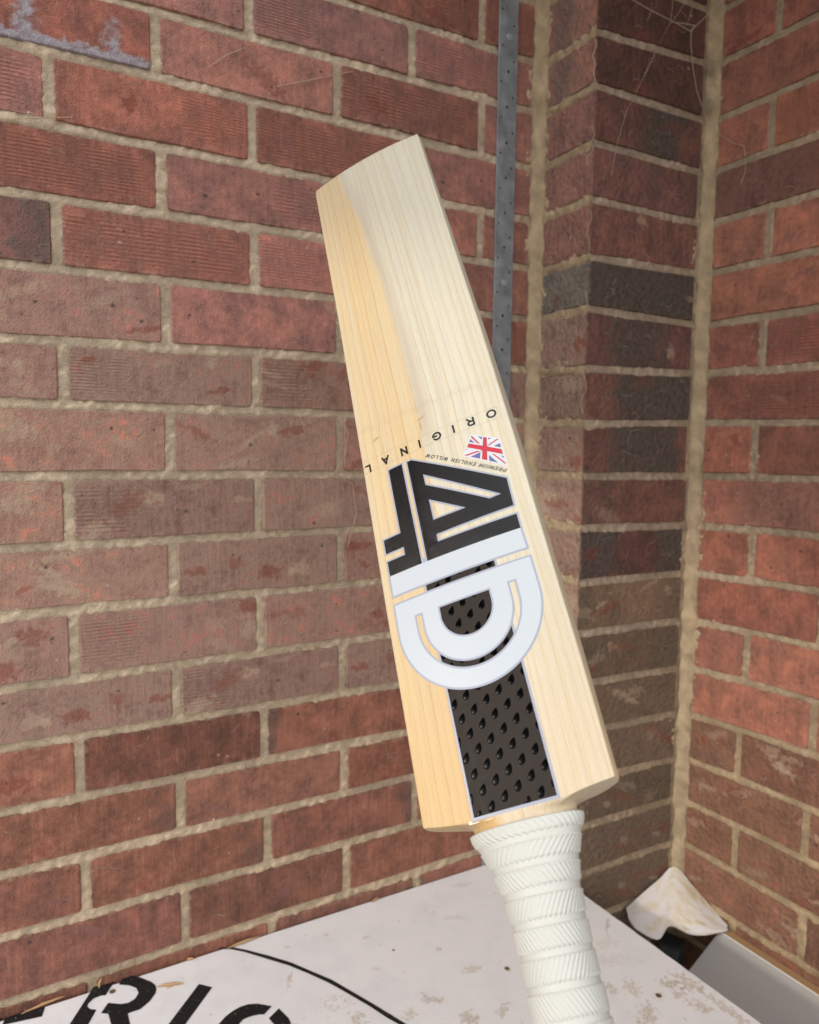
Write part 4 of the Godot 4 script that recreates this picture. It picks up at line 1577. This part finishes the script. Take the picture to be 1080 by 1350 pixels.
func add_film(st: SurfaceTool, polys: Array, holes: Array, h0: float, h1: float) -> void:
	for poly in polys:
		var lo := 1e9
		var hi := -1e9
		for p in poly:
			lo = minf(lo, p.x)
			hi = maxf(hi, p.x)
		var x := floorf(lo / 2.3) * 2.3
		while x < hi:
			var strip := PackedVector2Array([Vector2(x, -400), Vector2(x + 2.3, -400), Vector2(x + 2.3, 800), Vector2(x, 800)])
			var parts := Geometry2D.intersect_polygons(poly, strip)
			for hole in holes:
				var nx: Array[PackedVector2Array] = []
				for q in parts:
					nx.append_array(Geometry2D.clip_polygons(q, hole))
				parts = nx
			for q in parts:
				var tr := Geometry2D.triangulate_polygon(q)
				for k in range(0, tr.size(), 3):
					var a := q[tr[k]]
					var b := q[tr[k + 1]]
					var c := q[tr[k + 2]]
					tri(st, [face_pt(a, h1), face_pt(b, h1), face_pt(c, h1)], [face_n(a.x), face_n(b.x), face_n(c.x)])
			x += 2.3
		add_rim(st, poly, [], h0, h1, 1.0)
	for hole in holes:
		for poly in polys:
			var clipped := Geometry2D.intersect_polygons(hole, poly)
			for q in clipped:
				add_rim(st, q, [], h0, h1, -1.0)


func add_rim(st: SurfaceTool, poly: PackedVector2Array, _x: Array, h0: float, h1: float, side: float) -> void:
	var cw := -1.0 if Geometry2D.is_polygon_clockwise(poly) else 1.0
	for i in poly.size():
		var a := poly[i]
		var b := poly[(i + 1) % poly.size()]
		var d := (b - a)
		if d.length() < 0.01:
			continue
		var out := Vector3(d.y, -d.x, 0).normalized() * cw * side
		var n := maxi(1, int(absf(d.x) / 2.3))
		for k in n:
			var p := a.lerp(b, k / float(n))
			var q := a.lerp(b, (k + 1.0) / n)
			tri(st, [face_pt(p, h0), face_pt(q, h0), face_pt(q, h1)], [out, out, out])
			tri(st, [face_pt(p, h0), face_pt(q, h1), face_pt(p, h1)], [out, out, out])


func pg(list: Array) -> PackedVector2Array:
	var r := PackedVector2Array()
	for k in range(0, list.size(), 2):
		r.append(Vector2(list[k], list[k + 1]))
	return r


# a D lying on its back: straight top at yt, sides x0 and x1, round below about (cx, cy)
func dee(cx: float, cy: float, r: float, yt: float, steps := 40) -> PackedVector2Array:
	var q := PackedVector2Array([Vector2(cx + r, yt), Vector2(cx - r, yt)])
	for k in steps + 1:
		var t := PI + PI * k / steps
		q.append(Vector2(cx + cos(t) * r, cy + sin(t) * r))
	return q


func grow(p: PackedVector2Array, d: float) -> Array:
	return Geometry2D.offset_polygon(p, d, Geometry2D.JOIN_MITER)


func arc_pts(cx: float, cy: float, rx: float, ry: float, a0: float, a1: float, n := 14) -> Array:
	var r := []
	for k in n + 1:
		var t := deg_to_rad(lerpf(a0, a1, k / float(n)))
		r.append(Vector2(cx + cos(t) * rx, cy + sin(t) * ry))
	return r


# pen strokes of a capital, in units of its height, and its width
func capital(ch: String) -> Array:
	match ch:
		"O":
			return [1.02, [arc_pts(0.51, 0.5, 0.51, 0.5, 0, 352, 24)]]
		"R":
			return [0.78, [[Vector2(0, 0), Vector2(0, 1), Vector2(0.45, 1)] + arc_pts(0.45, 0.72, 0.28, 0.28, 90, -90) + [Vector2(0, 0.44)], [Vector2(0.38, 0.44), Vector2(0.76, 0)]]]
		"P":
			return [0.72, [[Vector2(0, 0), Vector2(0, 1), Vector2(0.43, 1)] + arc_pts(0.43, 0.72, 0.28, 0.28, 90, -90) + [Vector2(0, 0.44)]]]
		"I":
			return [0.06, [[Vector2(0.03, 0), Vector2(0.03, 1)]]]
		"G":
			return [0.98, [arc_pts(0.5, 0.5, 0.5, 0.5, 40, 340, 22) + [Vector2(0.97, 0.46), Vector2(0.55, 0.46)]]]
		"N":
			return [0.74, [[Vector2(0, 0), Vector2(0, 1)], [Vector2(0, 1), Vector2(0.74, 0)], [Vector2(0.74, 0), Vector2(0.74, 1)]]]
		"A":
			return [0.86, [[Vector2(0, 0), Vector2(0.43, 1)], [Vector2(0.43, 1), Vector2(0.86, 0)], [Vector2(0.17, 0.32), Vector2(0.69, 0.32)]]]
		"L":
			return [0.56, [[Vector2(0, 1), Vector2(0, 0), Vector2(0.56, 0)]]]
		"E":
			return [0.58, [[Vector2(0.58, 1), Vector2(0, 1), Vector2(0, 0), Vector2(0.58, 0)], [Vector2(0, 0.52), Vector2(0.53, 0.52)]]]
		"M":
			return [0.90, [[Vector2(0, 0), Vector2(0, 1)], [Vector2(0, 1), Vector2(0.45, 0.2), Vector2(0.90, 1)], [Vector2(0.90, 1), Vector2(0.90, 0)]]]
		"U":
			return [0.72, [[Vector2(0, 1)] + arc_pts(0.36, 0.34, 0.36, 0.34, 180, 360) + [Vector2(0.72, 1)]]]
		"S":
			return [0.62, [arc_pts(0.31, 0.74, 0.29, 0.26, 30, 240) + arc_pts(0.31, 0.26, 0.31, 0.26, 70, -150)]]
		"H":
			return [0.70, [[Vector2(0, 0), Vector2(0, 1)], [Vector2(0.70, 0), Vector2(0.70, 1)], [Vector2(0, 0.5), Vector2(0.70, 0.5)]]]
		"W":
			return [1.12, [[Vector2(0, 1), Vector2(0.28, 0)], [Vector2(0.28, 0), Vector2(0.56, 0.92)], [Vector2(0.56, 0.92), Vector2(0.84, 0)], [Vector2(0.84, 0), Vector2(1.12, 1)]]]
	return [0.35, []]


# words in single pen strokes laid on the face; a letter is centred on each of the given places, or they share out the length
func text_on_face(root: Node3D, called: String, text: String, start: Vector2, ang: float, cap: float, places: Array, length: float, pen: float, slant: float, m: Material) -> void:
	var dir := Vector2.from_angle(ang)
	var up := Vector2(-dir.y, dir.x)
	var total := 0.0
	for ch in text:
		total += capital(ch)[0] * cap
	var gap := (length - total) / maxf(1.0, text.length() - 1)
	var along := 0.0
	for i in text.length():
		var g := capital(text[i])
		var o := start + dir * along
		if places:
			o = Vector2(places[i], start.y + (places[i] - start.x) * tan(ang)) - dir * g[0] * cap * 0.5
		var polys := []
		for stroke in g[1]:
			var line := PackedVector2Array()
			for q in stroke:
				line.append(o + dir * (q.x + slant * q.y) * cap + up * q.y * cap)
			polys.append_array(Geometry2D.offset_polyline(line, pen * 0.5, Geometry2D.JOIN_MITER, Geometry2D.END_SQUARE))
		if polys:
			var st := new_st()
			for k in polys.size():
				var holes := []
				if Geometry2D.is_polygon_clockwise(polys[k]):
					continue
				for h in polys:
					if Geometry2D.is_polygon_clockwise(h):
						holes.append(h)
				add_film(st, [polys[k]], holes, 0.0, 0.07 + 0.004 * k)
			put(called, st.commit(), m, root)
		along += g[0] * cap + gap


func bat() -> void:
	var basis_ := Basis(Vector3(0.648892, 0.397544, 0.648766), Vector3(0.13399, 0.779624, -0.611746), Vector3(-0.74899, 0.483885, 0.452625))
	var o := thing("cricket_bat", "pale willow cricket bat held toe up, black and white decals, white ribbed grip", "cricket bat", Transform3D(basis_, W(164.78, -741.84, 620.65)))
	var wt := wood_textures()
	var wood := StandardMaterial3D.new()
	wood.resource_name = "oiled willow"
	wood.albedo_texture = ImageTexture.create_from_image(wt[0])
	wood.texture_repeat = false
	wood.roughness = 0.47
	wood.metallic_specular = 0.45
	wood.heightmap_enabled = true
	wood.heightmap_texture = ImageTexture.create_from_image(wt[1])
	wood.heightmap_scale = 0.035
	put("blade", blade_mesh(), wood, o)
	var rubber := mat(Color(0.77, 0.77, 0.74), 0.5, 0.4)
	put("grip", grip_mesh(), rubber, o)
	# printed vinyl
	var sparkle := FastNoiseLite.new()
	sparkle.noise_type = FastNoiseLite.TYPE_CELLULAR
	sparkle.frequency = 0.25
	sparkle.seed = 5
	var spark := ImageTexture.create_from_image(sparkle.get_seamless_image(512, 512))
	var black := mat(Color(0.05, 0.05, 0.06), 0.15, 0.42)
	var dark := mat(Color(0.20, 0.175, 0.16), 0.3, 0.2)
	for m in [black, dark]:
		m.heightmap_enabled = true
		m.heightmap_texture = spark
		m.heightmap_scale = 0.008
		m.uv1_triplanar = true
		m.uv1_scale = Vector3.ONE * 28.0
	var white := mat(Color(0.735, 0.76, 0.785), 0.38, 0.45)
	var rim := mat(Color(0.61, 0.625, 0.685), 0.38, 0.45)
	var gloss := mat(Color(0.012, 0.012, 0.012), 0.2, 0.16)

	# the patterned panel
	var panel := film([pg([-23.7, 140, -23.4, -4.0, 24.9, -3.6, 24.2, 140])], [], 0.0, 0.07)
	var pn := put("patterned_panel", panel, rim, o)
	var inner := pg([-22.5, 138, -22.0, -2.4, 23.5, -2.0, 22.8, 138])
	put("panel_ground", film([inner], [], 0.07, 0.11), dark, pn)
	var shown := []

	# the letter D
	var dout := pg([])
	dout.append_array(PackedVector2Array([Vector2(45.0, 129.3), Vector2(-47.2, 129.6)]))
	for k in 61:
		var t := PI + PI * k / 60.0
		dout.append(Vector2(-1.05 + cos(t) * 46.15, 108.6 + sin(t) * 46.3))
	var slot := dee(-0.6, 107.2, 33.3, 117.4)
	var slot_in := dee(-0.6, 107.2, 27.6, 130.0)
	var slots := Geometry2D.clip_polygons(slot, slot_in)
	var ctr := dee(-0.7, 110.0, 17.2, 117.3)
	var thin_out := Geometry2D.clip_polygons(dee(-0.6, 107.2, 32.1, 116.3), dee(-0.6, 107.2, 28.8, 130.0))
	var ctr_in := grow(ctr, -1.1)
	var dl := put("letter_d", film([dout], thin_out + ctr_in, 0.0, 0.15), rim, o)
	put("white_print", film(grow(dout, -1.25), slots + [ctr], 0.15, 0.19), white, dl)

	# the bar and the figure above it
	var bar := pg([-47.0, 133.7, 44.9, 133.3, 44.3, 152.0, -46.8, 152.0])
	var stroke := pg([-45.7, 148.9, -22.3, 148.9, -22.4, 226.4, -32.7, 226.2, -32.7, 175.8, -45.7, 175.7, -45.7, 165.5, -32.3, 165.3, -32.4, 159.4, -45.7, 159.5])
	var fig := pg([-18.2, 148.9, 43.4, 148.2, 43.4, 158.3, -8.7, 159.0, -8.7, 164.5, 43.2, 164.7, 43.7, 185.0, -14.8, 225.9, -18.2, 226.0])
	var holes := [pg([-8.8, 211.2, -8.8, 202.6, 30.2, 174.9, 37.8, 175.4]), pg([-8.7, 191.1, -8.6, 175.1, 14.1, 174.8])]
	var small := []
	for hq in holes:
		small.append_array(grow(hq, -1.15))
	var fl := put("figure_four", film(grow(stroke, 1.15) + grow(fig, 1.15), small, 0.0, 0.12), rim, o)
	put("black_print", film([stroke], [], 0.12, 0.16), black, fl)
	put("black_print", film([fig], holes, 0.12, 0.16), black, fl)
	var bl := put("white_bar", film([bar], [], 0.0, 0.14), rim, o)
	put("white_print", film([pg([-45.7, 135.0, 43.5, 134.6, 43.1, 148.2, -45.6, 149.1])], [], 0.14, 0.18), white, bl)

	# varnish drops, where the letters leave the panel bare
	shown.append_array(Geometry2D.clip_polygons(inner, dout))
	var bare := []
	for q in shown:
		bare.append_array(Geometry2D.clip_polygons(q, bar))
	for q in thin_out + ctr_in:
		bare.append_array(Geometry2D.intersect_polygons(inner, q))
	shown = bare
	for i in range(-12, 13):
		for j in range(-6, 18):
			var c := Vector2(15.2, 60.7) + Vector2(-8.15, -3.18) * i + Vector2(2.85, -8.9) * (j - 2)
			if c.x < -25 or c.x > 26 or c.y < -4 or c.y > 136:
				continue
			var dr := drop_mesh(c, shown)
			if dr:
				put("drop", dr, gloss, pn)

	# lettering
	var ink := mat(Color(0.06, 0.06, 0.065), 0.35, 0.5)
	text_on_face(o, "letter", "ORIGINAL", Vector2(45.8, 239.2), PI + 0.012, 5.4, [45.9, 31.2, 18.8, 6.4, -6.6, -18.7, -33.6, -48.0], 0.0, 1.4, 0.0, ink)
	var edge := mat(Color(0.66, 0.62, 0.55), 0.4, 0.4)
	var frame := new_st()
	var lines := [[-51.2, 232.5, 51.2, 231.2], [50.6, 240.6, -50.8, 242.2], [51.2, 231.2, 50.6, 240.6], [-51.2, 232.5, -50.8, 242.2]]
	for l in lines:
		var a := Vector2(l[0], l[1])
		var b := Vector2(l[2], l[3])
		var nn := (b - a).normalized().orthogonal() * 0.10
		add_film(frame, [PackedVector2Array([a + nn, b + nn, b - nn, a - nn])], [], 0.0, 0.05)
	put("tape_edge", frame.commit(), edge, o)
	var ang := atan2(34.0, -48.6)
	text_on_face(o, "small_letter", "PREMIUM ENGLISH WILLOW", Vector2(45.5, 191.4), ang, 2.35, [], 59.0, 0.5, 0.15, ink)

	flag(o, rim)
	# chips of lacquer along the foot of the panel
	var chip := mat(Color(0.78, 0.72, 0.62), 0.3, 0.5)
	var cs := new_st()
	for q in [[-24.6, -4.4, 1.5, 1.0], [-21.5, -4.9, 2.6, 0.35], [-14.0, -4.9, 3.2, 0.25]]:
		var poly := PackedVector2Array()
		for k in 9:
			var t := TAU * k / 9
			poly.append(Vector2(q[0] + cos(t) * q[2] * rng.randf_range(0.7, 1.1), q[1] + sin(t) * q[3] * rng.randf_range(0.6, 1.1)))
		add_film(cs, [poly], [], 0.0, 0.12)
	put("lacquer_chips", cs.commit(), chip, o)


# a raised varnish drop: round at the foot, drawn out to a point; cut off where the panel ends
func drop_mesh(c: Vector2, clips: Array) -> ArrayMesh:
	var ax := Vector2(2.6, 5.2).normalized()
	var sd := Vector2(ax.y, -ax.x)
	var outline := PackedVector2Array()
	var n := 22
	for k in n:
		var t := TAU * k / n
		var along := -cos(t)
		var wd := sin(t) * 1.95
		var q: float
		if along > 0.0:
			q = along * 3.7
			wd *= 1.0 - 0.35 * along
		else:
			q = along * 2.5
		outline.append(c + ax * q + sd * wd)
	var o := PackedVector2Array()
	for clip in clips:
		for q in Geometry2D.intersect_polygons(outline, clip):
			if q.size() > o.size():
				o = q
	if o.size() < 5:
		return null
	var mid := Vector2()
	for p in o:
		mid += p
	mid /= o.size()
	mid = mid.lerp(c - ax * 0.5, 0.6) if Geometry2D.is_point_in_polygon(c, o) else mid
	var st := new_st()
	var lev := [[1.0, 0.11], [0.94, 0.17], [0.8, 0.21], [0.5, 0.235], [0.2, 0.245]]
	for i in o.size():
		var j := (i + 1) % o.size()
		for l in lev.size() - 1:
			var f := func(p: Vector2, s: Array) -> Vector3:
				return face_pt(mid.lerp(p, s[0]), s[1])
			var g := func(p: Vector2, s: int) -> Vector3:
				var d := (p - mid).normalized()
				var up: float = [0.8, 3.0, 8.0, 24.0, 60.0][s]
				return Vector3(d.x, d.y, up).normalized()
			var a: Vector3 = f.call(o[i], lev[l])
			var b: Vector3 = f.call(o[j], lev[l])
			var cc: Vector3 = f.call(o[j], lev[l + 1])
			var d: Vector3 = f.call(o[i], lev[l + 1])
			tri(st, [a, b, cc], [g.call(o[i], l), g.call(o[j], l), g.call(o[j], l + 1)])
			tri(st, [a, cc, d], [g.call(o[i], l), g.call(o[j], l + 1), g.call(o[i], l + 1)])
		tri(st, [face_pt(mid, 0.25), face_pt(mid.lerp(o[i], 0.2), 0.245), face_pt(mid.lerp(o[j], 0.2), 0.245)], [Vector3(0, 0, 1), Vector3(0, 0, 1), Vector3(0, 0, 1)])
	return st.commit()


func flag(o: Node3D, _rim: Material) -> void:
	var tl := Vector2(29.5, 225.4)
	var tr := Vector2(45.9, 215.1)
	var br := Vector2(45.7, 194.6)
	var bl := Vector2(21.4, 212.7)
	var B := func(s: float, t: float) -> Vector2:
		return bl.lerp(br, s).lerp(tl.lerp(tr, s), t)
	var quad := func(list: Array) -> PackedVector2Array:
		var r := PackedVector2Array()
		for k in range(0, list.size(), 2):
			r.append(B.call(list[k], list[k + 1]))
		return r
	var whole: PackedVector2Array = quad.call([0, 0, 1, 0, 1, 1, 0, 1])
	var white := mat(Color(0.78, 0.79, 0.81), 0.35, 0.5)
	var blue := mat(Color(0.36, 0.35, 0.56), 0.35, 0.5)
	var red := mat(Color(0.72, 0.09, 0.19), 0.35, 0.5)
	var root := put("flag_sticker", film(grow(whole, 0.9), [], 0.0, 0.06), white, o)
	put("blue_field", film([whole], [], 0.06, 0.075), blue, root)
	var clip := func(list: Array) -> Array:
		var out := []
		for poly in list:
			out.append_array(Geometry2D.intersect_polygons(poly, whole))
		return out
	var w := 0.10
	var sal := [quad.call([-w, w, w, -w, 1.0 + w, 1.0 - w, 1.0 - w, 1.0 + w]), quad.call([-w, 1.0 - w, w, 1.0 + w, 1.0 + w, w, 1.0 - w, -w])]
	put("white_saltire", film(clip.call(sal), [], 0.075, 0.09), white, root)
	var r := 0.065
	var rs := [quad.call([0, 0, r, 0, 0.5, 0.5 - r, 0.5, 0.5]), quad.call([1, 1, 1.0 - r, 1, 0.5, 0.5 + r, 0.5, 0.5]), quad.call([0, 1, 0, 1.0 - r * 1.3, 0.5 - r, 0.5, 0.5, 0.5]), quad.call([1, 0, 1, r * 1.3, 0.5 + r, 0.5, 0.5, 0.5])]
	put("red_saltire", film(clip.call(rs), [], 0.09, 0.105), red, root)
	put("white_cross", film(clip.call([quad.call([0, 0.33, 1, 0.33, 1, 0.67, 0, 0.67]), quad.call([0.39, 0, 0.61, 0, 0.61, 1, 0.39, 1])]), [], 0.105, 0.12), white, root)
	put("red_cross", film(clip.call([quad.call([0, 0.40, 1, 0.40, 1, 0.60, 0, 0.60])]), [], 0.12, 0.135), red, root)
	put("red_cross", film(clip.call([quad.call([0.435, 0, 0.565, 0, 0.565, 1, 0.435, 1])]), [], 0.12, 0.137), red, root)
